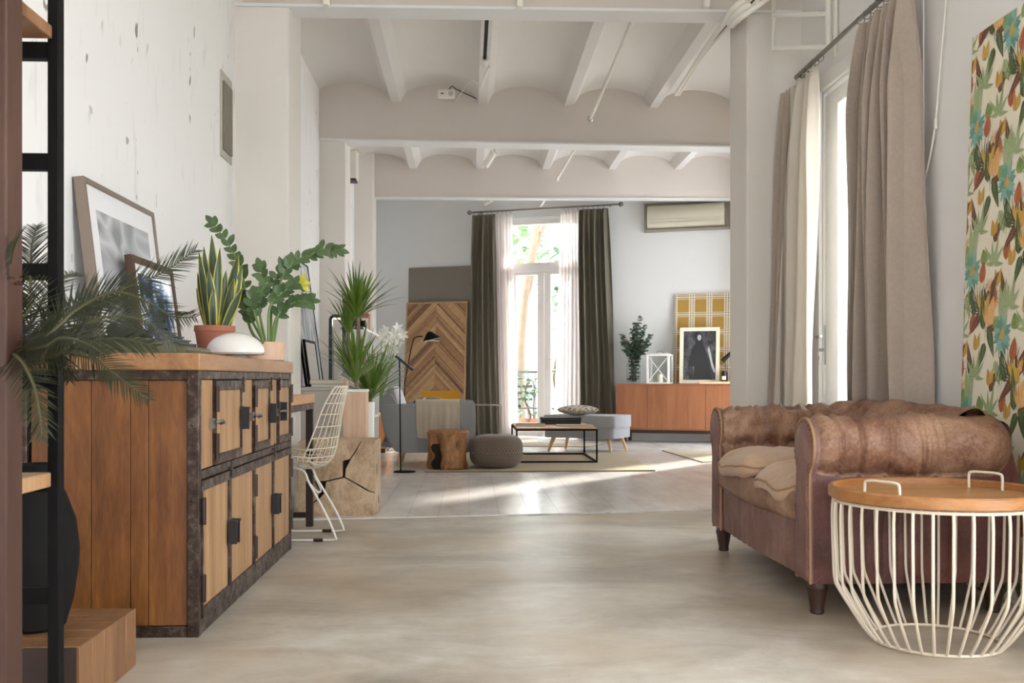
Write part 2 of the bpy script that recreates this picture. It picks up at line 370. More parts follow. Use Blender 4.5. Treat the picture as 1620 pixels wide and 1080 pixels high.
k.col(k.mix(k.math('ADD', k.math('MULTIPLY', w.outputs[1], .4), k.math('MULTIPLY', k.noise(co, 30, 4), .6)), srgb('#a3957c'), srgb('#d2c6b0'))); k.ro(.95, 0, .1); k.bump(w.outputs[1], .6, .004)
for nm, a, b, tr in (('leaf_zz', '#33482c', '#657e50', .3), ('leaf_cycas', '#161b11', '#33391f', .4), ('leaf_yucca', '#33521f', '#7d9a3c', .35), ('leaf_snake', '#26382a', '#4d6148', .35), ('leaf_snake_edge', '#b9b13a', '#d8cc52', .4),
                  ('leaf_euc', '#3f5245', '#738570', .6), ('leaf_out', '#66805a', '#98ae80', .6), ('leaf_out2', '#55705a', '#80997c', .6), ('petal', '#ecebe0', '#f6f5ec', .5), ('leaf_lily', '#6d8f4a', '#93ad62', .5)):
    k = NM(nm); co = k.co(); k.col(k.mix(k.noise(co, 14, 3), srgb(a), srgb(b))); k.ro(tr, 0, .4)
plain('stem_zz', '#6f8a4c', .5); plain('stem_dark', '#4b4a2c', .7)
# ---------------------------------------------------------------- the room shell
def sobj(name, mb, mats, parent=None, **k): return struct(mb.build(name, mats, parent, **k))
XL, XR, XW, YB = -1.49, 2.165, 3.75, -3.2
a, b = FL(605, 820), FL(1118, 808); sk = (b.y-a.y)/(b.x-a.x)
seam = lambda x: a.y+(x-a.x)*sk
sobj('floor', MB().prism([(XL-.2, YB), (XR+.2, YB), (XR+.2, seam(XR+.2)), (XL-.2, seam(XL-.2))], -.2, 0, 'z'), MAT['concrete'], angle=0)
sobj('floor_tiles', MB().prism([(XL-.2, seam(XL-.2)+.006), (XR+.2, seam(XR+.2)+.006), (XR+.2, 6.85), (XW+.3, 6.85), (XW+.3, 16), (XL-.2, 16)], -.2, .007, 'z'), MAT['floor_tiles'], angle=0)
sobj('wall_left', MB().box((XL-.25, YB, 0), (XL, 16.0, 4.0)), MAT['wall_plaster'], angle=0)
# right wall of the near room with the garden door opening
YD0, YD1, HD = 4.70, 6.12, 2.66
m = MB().box((XR, YB, 0), (XR+.22, .1, 4)).box((XR, 2.3, 0), (XR+.22, YD0, 4)).box((XR, YD1, 0), (XR+.22, 7.0, 4)).box((XR, YD0, HD), (XR+.22, YD1, 4)).box((XR, .1, 2.8), (XR+.22, 2.3, 4)).box((XR, .1, 0), (XR+.22, 2.3, .2))
sobj('wall_right', m, MAT['wall_paint'], angle=0)
sobj('wall_far_right', MB().box((XR+.22, 6.8, 0), (XW+.25, 7.0, 4)).box((XW, 7.0, 0), (XW+.25, 9.1, 4)).box((XW, 10.1, 0), (XW+.25, 11.35, 4)).box((XW, 9.1, 2.9), (XW+.25, 10.1, 4)).box((XW, 9.1, 0), (XW+.25, 10.1, .1)).box((XW, 12.4, 0), (XW+.25, 16, 4)).box((XW, 11.35, 3.1), (XW+.25, 12.4, 4)), MAT['wall_white'], angle=0)
sobj('wall_back', MB().box((XL-.25, YB-.2, 0), (-.8, YB, 4)).box((.8, YB-.2, 0), (XR+.22, YB, 4)).box((-.8, YB-.2, 2.4), (.8, YB, 4)), MAT['wall_paint'], angle=0)  # opening behind the camera added unseen to let in light
# far wall, turned about twenty degrees, with the tall french door
s0, s1 = FW(797, 500)[0], FW(919, 500)[0]; HT = FW(860, 343)[1]
sa = (XL-.25-FWO.x)/FWD.x; sb = (XW+.25-FWO.x)/FWD.x
fw = thing('wall_back_of_lounge', '', '', FWO, FWA)
del fw['label']; del fw['category']; fw['kind'] = 'structure'
m = MB().box((sa, 0, 0), (s0, .25, 4)).box((s1, 0, 0), (sb, .25, 4)).box((s0, 0, HT), (s1, .25, 4))
sobj('wall_far', m, MAT['wall_white'], fw, angle=0)
# pillars
def pillar(x0, y0, x1, y1, mat='pillar_paint', base=True):
    o = sobj('pillar', MB().box((x0, y0, 0), (x1, y1, 3.9)), MAT[mat], bevel=.012)
    if base:
        b = MB().box((x0-.018, y0-.018, 0), (x1+.018, y1+.018, .10)); sobj('baseboard', b, MAT['white_frame'], o, bevel=.004)
pillar(XL-.02, 6.42, -1.15, 6.88); pillar(XL-.02, 10.02, -1.235, 10.44); pillar(XL-.02, 13.0, -1.24, 13.4)
pillar(1.803, 6.40, XR+.02, 6.82)
pillar(2.9, 10.1, 3.2, 10.5)
# beams: bottom edge at 3.23 m
def beam(p, q, d=.2, zb=3.23):
    A, Bp = FL(*p, zb), FL(*q, zb); s = (Bp.y-A.y)/(Bp.x-A.x); x0, x1 = XL-.05, XW+.05
    y0, y1 = A.y+(x0-A.x)*s, A.y+(x1-A.x)*s
    o = sobj('ceiling_beam', MB().prism([(x0, y0), (x1, y1), (x1, y1+d), (x0, y0+d)], zb+.012, 3.95, 'z'), MAT['beam_shade'], angle=0)
    sobj('beam_flange', MB().prism([(x0, y0-.02), (x1, y1-.02), (x1, y1+d+.02), (x0, y0+d+.02)], zb-.004, zb+.014, 'z'), MAT['wall_white'], o, angle=0)
beam((470, 11), (1145, 20), .16); beam((548, 222), (1156, 233)); beam((592, 313), (1156, 315.5), .1)
# catalan vaults running down the room
def vault():
    w, x0, zs, rise, fl = .872, -.734-.872, 3.62, .19, .045
    pts = []; x = x0
    for k in range(7):
        for i in range(13):
            t = i/12; xx = x+fl+(w-2*fl)*t
            pts.append((xx, zs+rise*sqrt(max(0, 1-(2*t-1)**2))*.92+.012*(i not in (0, 12))))
        x += w
    pts = [(px, pz) for px, pz in pts]
    m = MB()
    for xe, ya, yb in ((XR+.2, YB-.2, 6.81), (XW+.24, 6.81, 16.0)):
        prof = [(XL-.2, zs)]+[p for p in pts if XL-.15 < p[0] < xe-.04]+[(xe, zs), (xe, 4.05), (XL-.2, 4.05)]
        m.prism(prof, ya, yb, 'y')
    sobj('ceiling', m, MAT['vault_paint'], angle=30)
vault()
# ---------------------------------------------------------------- french door in the far wall
d1 = thing('door_1', '', '', FWP((s0+s1)/2), FWA); del d1['label']; del d1['category']; d1['kind'] = 'structure'
hw = (s1-s0)/2; mid = FW(858.5, 500)[0]-(s0+s1)/2; trb, trt = FW(858, 433)[1], FW(858, 414)[1]; HB = FW(858, 669)[1]; HTg = FW(858, 353)[1]
fr = MB().box((-hw, .06, 0), (-hw+.07, .14, HT)).box((hw-.07, .06, 0), (hw, .14, HT)).box((-hw+.07, .06, HTg), (hw-.07, .14, HT)).box((-hw+.07, .055, trb+.03), (hw-.07, .145, trt))
struct(fr.build('door_frame', MAT['white_frame'], d1, bevel=.006))
for a0, a1, n in ((-hw+.07, mid-.004, 'l'), (mid+.004, hw-.07, 'r')):
    lf = MB(); st = .095
    lf.box((a0, .07, .03), (a0+st, .13, trb+.028)).box((a1-st, .07, .03), (a1, .13, trb+.028)).box((a0+st, .07, trb-.005), (a1-st, .13, trb+.028)).box((a0+st, .07, .03), (a1-st, .13, HB))
    o = struct(lf.build('door_leaf', MAT['white_frame'], d1, bevel=.005))
    struct(MB().box((a0+st, .095, HB), (a1-st, .101, trb)).build('glass_pane', MAT['glass'], o, angle=0))
struct(MB().box((-hw+.07, .095, trt), (hw-.07, .101, HTg)).build('transom_pane', MAT['glass'], d1, angle=0))
hz = FW(866, 568)[1]
h = MB().cbox((mid+.05, .06, hz-.04), (.03, .012, .2)).tube([(mid+.05, .055, hz), (mid+.05, .02, hz), (mid+.15, .015, hz)], .009)
struct(h.build('door_handle', MAT['white_plastic'], d1))
# ---------------------------------------------------------------- garden door in the right wall
d2 = thing('door_2', '', '', (XR, (YD0+YD1)/2, 0), 0); del d2['label']; del d2['category']; d2['kind'] = 'structure'
hy = (YD1-YD0)/2
fr = MB().box((.02, -hy, 0), (.12, -hy+.06, HD)).box((.02, hy-.06, 0), (.12, hy, HD)).box((.02, -hy+.06, HD-.05), (.12, hy-.06, HD))
struct(fr.build('door_frame', MAT['white_frame'], d2, bevel=.006))
struct(MB().box((-.006, -hy-.05, 0), (.018, -hy+.055, HD+.05)).box((-.006, hy-.055, 0), (.018, hy+.05, HD+.05)).box((-.006, -hy+.056, HD-.04), (.018, hy-.056, HD+.05)).build('architrave', MAT['white_frame'], d2, bevel=.004))
gh = 2.50
for a0, a1 in ((-hy+.06, -.006), (.006, hy-.06)):
    st = .20 if a0 > 0 else .12
    lf = MB().box((.035, a0, .02), (.1, a0+.12, HD-.06)).box((.035, a1-st, .02), (.1, a1, HD-.06)).box((.035, a0+.12, gh), (.1, a1-st, HD-.06)).box((.035, a0+.12, .02), (.1, a1-st, .55))
    o = struct(lf.build('door_leaf', MAT['white_frame'], d2, bevel=.006))
    struct(MB().box((.064, a0+.12, .55), (.07, a1-st, gh)).build('glass_pane', MAT['glass'], o, angle=0))
p = PX(1301, 538, XR+.02); yy = p.y-(YD0+YD1)/2
h = MB().cbox((.03, yy, p.z-.03), (.012, .035, .24)).tube([(.03, yy, p.z+.02), (-.02, yy, p.z+.02), (-.025, yy-.1, p.z+.02)], .009).tube([(.03, yy, p.z-.06), (-.005, yy, p.z-.06)], .014)
struct(h.build('door_handle', MAT['chrome'], d2))
key = thing('key_bunch', 'small metal keys hanging from the lock of the garden door', 'keys', (XR+.02-.012, p.y, p.z-.075))
k_ = MB().tube([(-.008+.012*cos(t*pi/6), .0, -.012+.012*sin(t*pi/6)) for t in range(12)], .0015, 6, closed=True); k_.build('key_ring', MAT['chrome'], key)
for i in (-1, 1):
    kk = MB().cbox((-.01+.003*i, .004*i, -.035), (.002, .016, .02)).cbox((-.01+.003*i, .004*i, -.06), (.002, .006, .035)); kk.build('key', MAT['stud'], key)
# window in the far room's side wall, big unseen window added for near light
w1 = struct(MB().box((XW+.08, 11.35, 0), (XW+.14, 11.42, 3.1)).box((XW+.08, 12.33, 0), (XW+.14, 12.4, 3.1)).box((XW+.08, 11.42, 3.03), (XW+.14, 12.33, 3.1)).build('window_1', MAT['white_frame'], bevel=.005))
w2 = struct(MB().box((XR+.08, .1, .2), (XR+.14, .17, 2.8)).box((XR+.08, 2.23, .2), (XR+.14, 2.3, 2.8)).box((XR+.08, .17, 2.73), (XR+.14, 2.23, 2.8)).box((XR+.08, 1.17, .2), (XR+.14, 1.23, 2.73)).build('fill_window_2', MAT['white_frame'], bevel=.005))





# wall plate set in the left wall
a0, a1 = PX(365, 258, XL), PX(348, 125, XL)
pl = thing('wall_plate', 'weathered metal cover plate set high in the white plaster wall', 'wall plate', (XL, (a0.y+a1.y)/2, 2.45))
m = MB().box((0, -.14, -.26), (.008, .14, .26)); m.build('plaster_surround', MAT['plate_rim'], pl, bevel=.003)
m = MB().box((.004, -.105, -.215), (.02, .105, .2)); m.build('cover', MAT['rust_plate'], pl, bevel=.004)
# ---------------------------------------------------------------- things on the ceiling
def rodthing(name, label, cat, pts, r, mat, n=10, group=None):
    o = MB().tube(pts, r, n).build(name, MAT[mat]); return tag(o, label, cat, group)
# long white pipe hanging from the near beam to a ball end
p0, p1 = P(1009, 14, 6.5), P(934, 188, 9.3)
t = thing('ceiling_pipe', 'long straight white pipe running under the vaults between the first two beams', 'pipe')
MB().tube([p0, p1], .016, 10).build('tube', MAT['white_metal'], t); MB().ball(p1, .03, 12, 8).build('end_ball', MAT['chrome'], t)
p0, p1 = P(912, 232, 10.4), P(881, 284, 12.4)
t = thing('ceiling_pipe', 'short white pipe under the vaults beyond the second beam', 'pipe')
MB().tube([p0, p1], .016, 10).build('tube', MAT['white_metal'], t); MB().ball(p1, .026, 12, 8).build('end_ball', MAT['white_metal'], t)
# cable bundle from the pillar top across to the second beam
t = thing('cable_bundle', 'bundle of grey and white cables slung along the vault from the pillar top', 'cable bundle')
for k, (dx, mt) in enumerate(((0, 'white_metal'), (.035, 'white_plastic'), (.065, 'steel_dark'), (.09, 'white_metal'))):
    A = [P(1215+k*4, -30, 5.6), P(1160+k*3, 18+k*4, 6.2), P(1143+k*2, 38+k*3, 6.6), P(1106+k*2, 90, 7.6), P(1068+k*2, 150, 9.4)]
    MB().tube(smooth_path(A, 6), .013 if mt != 'steel_dark' else .007, 8).build('cable', MAT[mt], t)
t = thing('conduit_loop', 'fat white conduits curling over the pillar top beside the first beam', 'conduit')
for k in range(3):
    A = [P(1245+k*8, -40, 5.9), P(1185+k*5, -5+k*8, 5.95), P(1158+k*5, 16+k*7, 6.05), P(1150+k*4, 34+k*3, 6.3)]
    MB().tube(smooth_path(A, 6), .02, 10).build('conduit', MAT['white_metal'], t)
# track light: dark rail + slim white spot hanging below second vault
A, B_ = P(771, 16, 6.7), P(767, 92, 8.1)
t = thing('track_light', 'slim track light on a dark rail under the middle vault', 'lamp')
MB().tube([A, B_], .014, 6).build('rail', MAT['black_metal'], t)
MB().tube([B_, P(767, 102, 8.2)], .03, 8).build('end_cap', MAT['white_metal'], t)
MB().tube([P(774, 106, 8.2), P(761, 137, 8.4)], .013, 8).build('spot_tube', MAT['white_gloss'], t)
MB().tube(smooth_path([P(761, 137, 8.4), P(745, 128, 8.6), P(728, 150, 9.0), P(718, 168, 9.6)], 5), .004, 6).build('wire', MAT['white_metal'], t)
q = P(706, 149, 9.85)
t = thing('socket_box', 'white double socket box fixed at the top of the second beam', 'socket box', q)
MB().cbox((0, 0, 0), (.17, .05, .085)).build('housing', MAT['white_plastic'], t, bevel=.008)
MB().tube([(.045, -.026, 0), (.045, -.03, 0)], .024, 16).build('socket', MAT['grey_lam'], t)
MB().cbox((-.04, -.028, 0), (.03, .006, .01)).build('switch', MAT['steel_dark'], t)
MB().tube(smooth_path([(.02, 0, .04), (.06, .0, .08), (.1, .0, .05), (.3, .0, -.04)], 5), .005, 6).build('wire', MAT['steel_dark'], t)
# wall projector speaker by the second pillar
q = P(556, 262, 10.6)
t = thing('wall_speaker', 'white box speaker with a dark lower edge on a bracket beside the second pillar', 'wall speaker', (q.x, q.y, q.z))
MB().cbox((0, 0, 0), (.13, .2, .3)).build('housing', MAT['white_plastic'], t, bevel=.01)
MB().cbox((.0, 0, -.16), (.11, .18, .02)).build('lens', MAT['black'], t)
MB().tube([(-.1, 0, .13), (.06, 0, .17), (.12, 0, .12)], .014, 8).build('bracket', MAT['white_metal'], t)
# spots seen beneath the two far beams
def spot(px0, py0, px1, py1, Y, label, r=.035):
    A, B_ = P(px0, py0, Y), P(px1, py1, Y+.1)
    t = thing('ceiling_spotlight', label, 'spotlight', A)
    MB().tube([(0, 0, 0), B_-A], r, 12).build('housing', MAT['white_gloss'], t)
    MB().tube([(0, 0, 0), (.02, 0, .10)], .008, 6).build('stem', MAT['white_metal'], t)
spot(782, 240, 768, 262, 10.9, 'white ceiling spotlight just beyond the second beam above the window', .04)
spot(778, 316, 767, 322, 13.6, 'tiny white spotlight under the third beam above the dark curtain', .03)
spot(861, 316, 855, 325, 13.6, 'tiny white spotlight under the third beam above the door transom', .022)
for i, (x, yy, lab) in enumerate(((517, 3, 'white clamp on the first beam nearest the pillar by the plants'), (822, 5, 'white clamp on the first beam at its middle'), (1117, 6, 'white clamp on the first beam near the cable bundle'))):
    q = P(x, yy, 6.36); tag(MB().cbox((0, 0, 0), (.04, .07, .06)).cbox((0, -.02, .08), (.02, .03, .12)).build('beam_clamp', MAT['white_plastic'], bevel=.005), lab, 'clamp', 'clamps on the first beam').location = q
# white metal brackets high on the pillar
t = thing('metal_bracket', 'white tubular metal bracket frames fixed high on the pillar front', 'bracket', P(1300, 40, 6.0))
o = V(t.location)
for z0 in (25, 77):
    A, B_, D = P(1224, z0-50, 6.15)-o, P(1224, z0, 6.15)-o, P(1310, z0-3, 5.8)-o
    MB().tube([A, B_, D], .016, 8).build('arm', MAT['white_metal'], t)
MB().tube([P(1311, -30, 5.8)-o, P(1311, 80, 5.8)-o], .02, 8).build('upright', MAT['white_metal'], t)
MB().tube([P(1322, -30, 5.75)-o, P(1322, 70, 5.75)-o, P(1322, 90, 5.8)-o], .014, 8).build('upright', MAT['white_metal'], t)
# loose cable on the right wall
A = [PX(1498, -20, XR-.015), PX(1488, 100, XR-.015), PX(1479, 200, XR-.015), PX(1468, 262, XR-.02), PX(1452, 320, XR-.02), PX(1446, 365, XR-.015)]
t = thing('hanging_cable', 'thin white cable with an inline switch hanging down the wall beside the floral panel', 'cable')
MB().tube(smooth_path(A, 6), .0045, 6).build('cord', MAT['white_metal'], t)
MB().cbox(PX(1480, 196, XR-.018), (.014, .014, .05)).build('inline_switch', MAT['white_plastic'], t, bevel=.003)
# air conditioner in its recessed surround on the far wall
sA, hA = FW(1020, 368); sB, hB = FW(1158, 318); hB = FW(1090, 319)[1]; hA = FW(1090, 365)[1]
ac = thing('air_conditioner', 'cream split air conditioner in a grey recessed surround high on the end wall', 'air conditioner', FWP((sA+sB)/2, .002, 0), FWA)
w = (sB-sA)/2
sr = MB().box((-w, -.04, hA), (w, 0, hA+.03)).box((-w, -.04, hB-.03), (w, 0, hB)).box((-w, -.04, hA), (-w+.03, 0, hB)).box((w-.03, -.04, hA), (w, 0, hB)).box((-w, -.012, hA), (w, 0, hB))
sr.build('surround', MAT['stone'], ac)
hb, ht = hA+.05, hB-.05
pf = [(-.02, hb), (-.13, hb+.0), (-.16, hb+.05), (-.165, hb+.14), (-.15, ht-.03), (-.12, ht), (-.02, ht)]
MB().prism([(y, z) for y, z in pf], -w+.06, w-.09, 'x').build('body', MAT['ac_cream'], ac, bevel=.006)
MB().box((-w+.1, -.168, hb+.095), (w-.14, -.15, hb+.101)).box((-w+.1, -.168, hb+.06), (w-.14, -.14, hb+.064)).build('vent_slot', MAT['grey_lam'], ac)
MB().box((-w+.1, -.164, hb+.035), (w-.14, -.14, hb+.056)).build('louvre', MAT['ac_cream'], ac)
# ================================================================= left side
def leaf_pair_frond(mb, path, L, w, n, fold=.1, droop=.25, ang=55, up=V((0, 0, 1)), mi=0, vary=.15, tipk=.35, lift=.25):
    path = smooth_path(path, 8); N = len(path); tot = [0]
    for i in range(1, N): tot.append(tot[-1]+(path[i]-path[i-1]).length)
    for k in range(n):
        t = .1+.9*k/(n-1); d = t*tot[-1]; i = next((j for j in range(N-1) if tot[j+1] >= d), N-2)
        f = (d-tot[i])/max(1e-6, tot[i+1]-tot[i]); p = path[i].lerp(path[i+1], f); tg = (path[i+1]-path[i]).normalized()
        sd = tg.cross(up); sd = sd.normalized() if sd.length > .05 else tg.orthogonal().normalized(); nr = sd.cross(tg)
        s = sin(pi*(.12+.80*t))**.6
        for sg in (-1, 1):
            a = R(ang-18*t+random.uniform(-6, 6)); dd = tg*cos(a)+sd*sg*sin(a)+nr*lift
            mb.leaf(p, dd, nr, L*s*(1+random.uniform(-vary, vary))*(1 if t < .97 else tipk*2), w, droop, 3, fold, lambda q: (1-q)**.5 if q > .1 else .7, mi)
# ---- shelving unit (timber upright, black steel posts and rungs, boards)
o0 = V((-1.2, 2.22, 0))
su = thing('shelving_unit', 'tall open shelving of dark timber upright and black steel ladder posts beside the palm', 'shelves', o0)
def lo(x, y, z, o=o0): return (x-o.x, y-o.y, z-o.z)
m = MB().box(lo(-1.03, 2.07, 0), lo(-.941, 2.145, 3.2)); m.build('timber_upright', MAT['post_wood'], su, bevel=.004)
for x in (-.976, -1.44):
    m = MB().box(lo(x, 2.35, 0), lo(x+.025, 2.385, 3.2)); m.build('post', MAT['black_metal'], su, bevel=.002)
for yy in (88, 261, 432, 602, 762, 937):
    h = .85+(600-yy)*2.35/1575; MB().box(lo(-1.415, 2.352, h-.019), lo(-.976, 2.383, h+.019)).build('rung', MAT['black_metal'], su, bevel=.002)
hb = .85+(600-74)*2.35/1575; m = MB().box(lo(-1.44, 1.75, hb), lo(-.96, 2.34, hb+.03)); m.build('shelf_board', MAT['block_wood'], su, bevel=.003)
hs = .85-(745-600)*2.33/1575; m = MB().box(lo(-1.44, 2.15, hs-.034), lo(-.966, 2.348, hs)); m.build('shelf_board', MAT['cab_wood_pale'], su, bevel=.003)
# ---- cycas palm in a dark pot on that board
pc = V((-1.10, 2.25, hs))
pp = thing('potted_palm', 'dark feathery cycas palm in a black pot on the steel shelving', 'plant', pc)
MB().lathe([(.055, 0), (.075, .03), (.09, .1), (.095, .165), (.1, .17), (.1, .185), (.09, .185), (.088, .16)], 28).build('pot', MAT['dark_pot'], pp)
MB().lathe([(0.001, .17), (.085, .168)], 20, caps=False).build('soil', MAT['soil'], pp)
ck = MB(); ck.lathe([(.05, .16), (.058, .2), (.05, .25), (.02, .29), (.001, .3)], 14, fn=lambda a, z: 1+.15*sin(a*7+z*90)); ck.build('trunk', MAT['stem_dark'], pp)
base = pc+V((0, 0, .28))
def fr_px(pts):
    out = [V((0, 0, .28))]
    for x, y, Y in pts: out.append(P(x, y, Y)-pc)
    return out
FR = [[(60, 540, 2.25), (101, 501, 2.3), (147, 474, 2.33), (200, 455, 2.36), (255, 432, 2.38), (307, 397, 2.40)],
      [(70, 530, 2.2), (120, 490, 2.22), (180, 462, 2.22), (235, 478, 2.2), (272, 500, 2.18), (308, 502, 2.15)],
      [(70, 550, 2.3), (120, 518, 2.4), (180, 500, 2.48), (235, 510, 2.52), (275, 545, 2.55)],
      [(70, 565, 2.15), (107, 556, 2.1), (150, 570, 2.05), (190, 598, 2.02), (232, 630, 2.0)],
      [(70, 560, 2.2), (120, 545, 2.2), (185, 535, 2.2), (245, 548, 2.2)],
      [(60, 535, 2.3), (90, 500, 2.35), (130, 480, 2.45), (175, 478, 2.55), (215, 470, 2.62)],
      [(40, 500, 2.3), (48, 440, 2.35), (50, 390, 2.42), (58, 358, 2.5)], [(30, 520, 2.2), (15, 450, 2.15), (20, 400, 2.05), (30, 372, 1.95)],
      [(50, 560, 2.4), (80, 540, 2.5), (100, 560, 2.6), (110, 600, 2.68)], [(20, 560, 2.1), (50, 600, 1.98), (62, 650, 1.92), (66, 690, 1.9)],
      [(0, 540, 2.3), (-30, 520, 2.35), (-60, 540, 2.4)], [(60, 550, 2.12), (95, 535, 2.02), (130, 540, 1.95), (165, 560, 1.9)], [(40, 520, 2.35), (70, 470, 2.45), (95, 440, 2.55), (122, 432, 2.65)]]
for k, f in enumerate(FR):
    pth = fr_px(f); mb = MB(); mb.tube(smooth_path(pth, 5), [.005-.004*i/(len(pth)*5-5+1) for i in range(len(smooth_path(pth, 5)))], 5, mi=1)
    leaf_pair_frond(mb, pth, .085, .0042, 62, .25, .18, 50, V((.15, -1, .45)), lift=.12)
    mb.build('frond', [MAT['leaf_cycas'], MAT['stem_dark']], pp)
# ---- low wooden block with a tall grey vase
bk = thing('wooden_block', 'low plank built wooden block on the concrete floor under the grey vase', 'block', (-1.22, 2.78, 0))
pk = MB()
for i in range(5): pk.box((-.23+.0, -.20+.086*i, 0), (.23, -.20+.086*i+.0845, .17), i % 2)
pk.build('body', [MAT['block_wood'], MAT['block_wood']], bk, bevel=.002)
MB().box((-.228, -.208, .0), (.222, -.202, .168)).build('end_panel', MAT['block_shade'], bk)  # thin dark sheet: the near face's shade painted on
vs = thing('floor_vase', 'tall matt grey rounded vase standing on the low wooden block', 'vase', (-1.18, 2.77, .17))
MB().lathe([(.055, 0), (.075, .01), (.095, .08), (.108, .17), (.11, .22), (.1, .3), (.075, .37), (.055, .4), (.05, .43), (.06, .45), (.052, .45), (.045, .42)], 36).build('body', MAT['vase_grey'], vs)
# ---- reclaimed wood and steel cabinet
CY, CX = 4.18, -1.187
cb = thing('locker_sideboard', 'reclaimed wood and rusty steel locker cabinet with plank end panel', 'cabinet', (CX, CY, 0))
F = .297                                              # front plane, local x
yz = lambda px: 3.32*427/(742-px)-CY                  # pixel column on the front -> local y
top = MB().box((-.295, -.868, .88), (F+.006, .868, .937)); top.build('worktop', MAT['cab_top'], cb, bevel=.005)
fr = MB(); st = .037
for x in (-.295, F-st):
    for y in (-.86, .86-st): fr.box((x, y, 0), (x+st, y+st, .88))
for y in (-.86, .86-st):
    fr.box((-.295+st, y+.004, .848), (F-st, y+st, .88)).box((-.295+st, y+.004, 0), (F-st, y+st, .036))
fr.box((F-.03, -.86+st, .85), (F-.003, .86-st, .88)).box((F-.03, -.86+st, 0), (F-.003, .86-st, .05)).box((F-.03, -.86+st, .515), (F-.003, .86-st, .545))
fr.box((-.295, -.86+st, .838), (-.265, .86-st, .88)).box((-.295, -.86+st, 0), (-.265, .86-st, .05))
fr.build('steel_frame', MAT['steel'], cb, bevel=.002)
ep = MB(); xs = [-.25, -.145, -.056, .0715, .13, F-st-.003]
for i in range(5): ep.box((xs[i]+.0012, -.846, .037), (xs[i+1]-.0012, -.828, .847), i % 2)
ep.build('end_panel', [MAT['cab_wood'], MAT['cab_wood']], cb, bevel=.0015)
bk_ = MB().box((-.29, -.81, .03), (F-.05, .81, .87)); bk_.build('carcass', MAT['steel_dark'], cb)
for x in (-.2, 0, .2, F-.022):
    for z in (.858, .025): MB().ball((x, -.861, z), (.006, .003, .006), 8, 4).build('rivet', MAT['steel'], cb)
for z in (.2, .45, .7): MB().ball((F-.02, -.861, z), (.006, .003, .006), 8, 4).build('rivet', MAT['steel'], cb)
def fixed_panel(a, b, z0, z1):
    m = MB(); n = max(1, round((b-a)/.08)); s = (b-a)/n
    for i in range(n): m.box((F-.028, a+s*i+.001, z0), (F-.008, a+s*(i+1)-.001, z1), i % 2)
    m.build('fixed_panel', [MAT['cab_wood_pale'], MAT['cab_wood_pale']], cb, bevel=.0012)
def cdoor(a, b, z0, z1, hinge_hi, handle_y, hz, hinges=2, double=False):
    m = MB(); e = .012; rl = .034
    m.box((F-.022, a, z0), (F+.004, a+e, z1), 1).box((F-.022, b-e, z0), (F+.004, b, z1), 1).box((F-.022, a+e, z0), (F+.004, b-e, z0+rl), 1).box((F-.022, a+e, z1-rl), (F+.004, b-e, z1), 1)
    n = max(2, round((b-a)/.11)); s = (b-a-2*e)/n
    for i in range(n): m.box((F-.02, a+e+s*i+.0008, z0+rl), (F-.004, a+e+s*(i+1)-.0008, z1-rl), 0)
    d = m.build('door', [MAT['cab_wood_pale'], MAT['steel']], cb, bevel=.0012)
    hy = b if hinge_hi else a
    for k in range(hinges):
        zc = z0+(z1-z0)*(.22 if k == 0 else .78); MB().tube([(F+.006, hy, zc-.045), (F+.006, hy, zc+.045)], .009, 8).build('hinge', MAT['steel_dark'], d)
    if handle_y is not None:
        h = MB().box((F+.004, handle_y-.018, hz-.045), (F+.007, handle_y+.018, hz+.045)).box((F+.007, handle_y-.016, hz-.043), (F+.034, handle_y-.008, hz+.043)).box((F+.007, handle_y-.008, hz+.035), (F+.034, handle_y+.012, hz+.043)); h.build('handle', MAT['black'], d)
    return d
E0, E1 = -.86+st, .86-st
ub = [E0, yz(341), yz(383), yz(402), yz(427), yz(440), E1]
for i in (0, 2, 4): fixed_panel(ub[i]+.003, ub[i+1]-.003, .548, .848)
for i in (1, 3, 5):
    d = cdoor(ub[i]+.003, ub[i+1]-.003, .55, .846, i == 5, (ub[i+1]-.012) if i < 5 else ub[i]+.045, .70)
    la = MB(); yb = ub[i]-.03
    la.box((F-.007, yb-.022, .68), (F+.006, yb+.012, .715)).tube(smooth_path([(F+.012, yb-.005, .70), (F+.03, yb+.01, .705), (F+.03, yb+.035, .70), (F+.012, yb+.055, .695)], 4), .006, 8)
    la.build('latch', MAT['latch'], d)
lb = [E0, yz(364), yz(402), yz(432), E1]
for i in range(4): cdoor(lb[i]+.003, lb[i+1]-.003, .053, .512, i in (1, 3), lb[1]-.02 if i == 0 else lb[1]+.025 if i == 1 else lb[3]-.02 if i == 2 else lb[3]+.025, .285)
for y, z in ((ub[2], .835), (ub[4], .835), (ub[5], .835), (lb[1], .52), (lb[3], .535)):
    bt = MB().tube([(F+.008, y, z+.025), (F+.008, y, z-.035)], .004, 6).box((F-.002, y-.012, z-.006), (F+.01, y+.012, z+.006))
    bt.build('door_bolt', MAT['steel_dark'], cb)
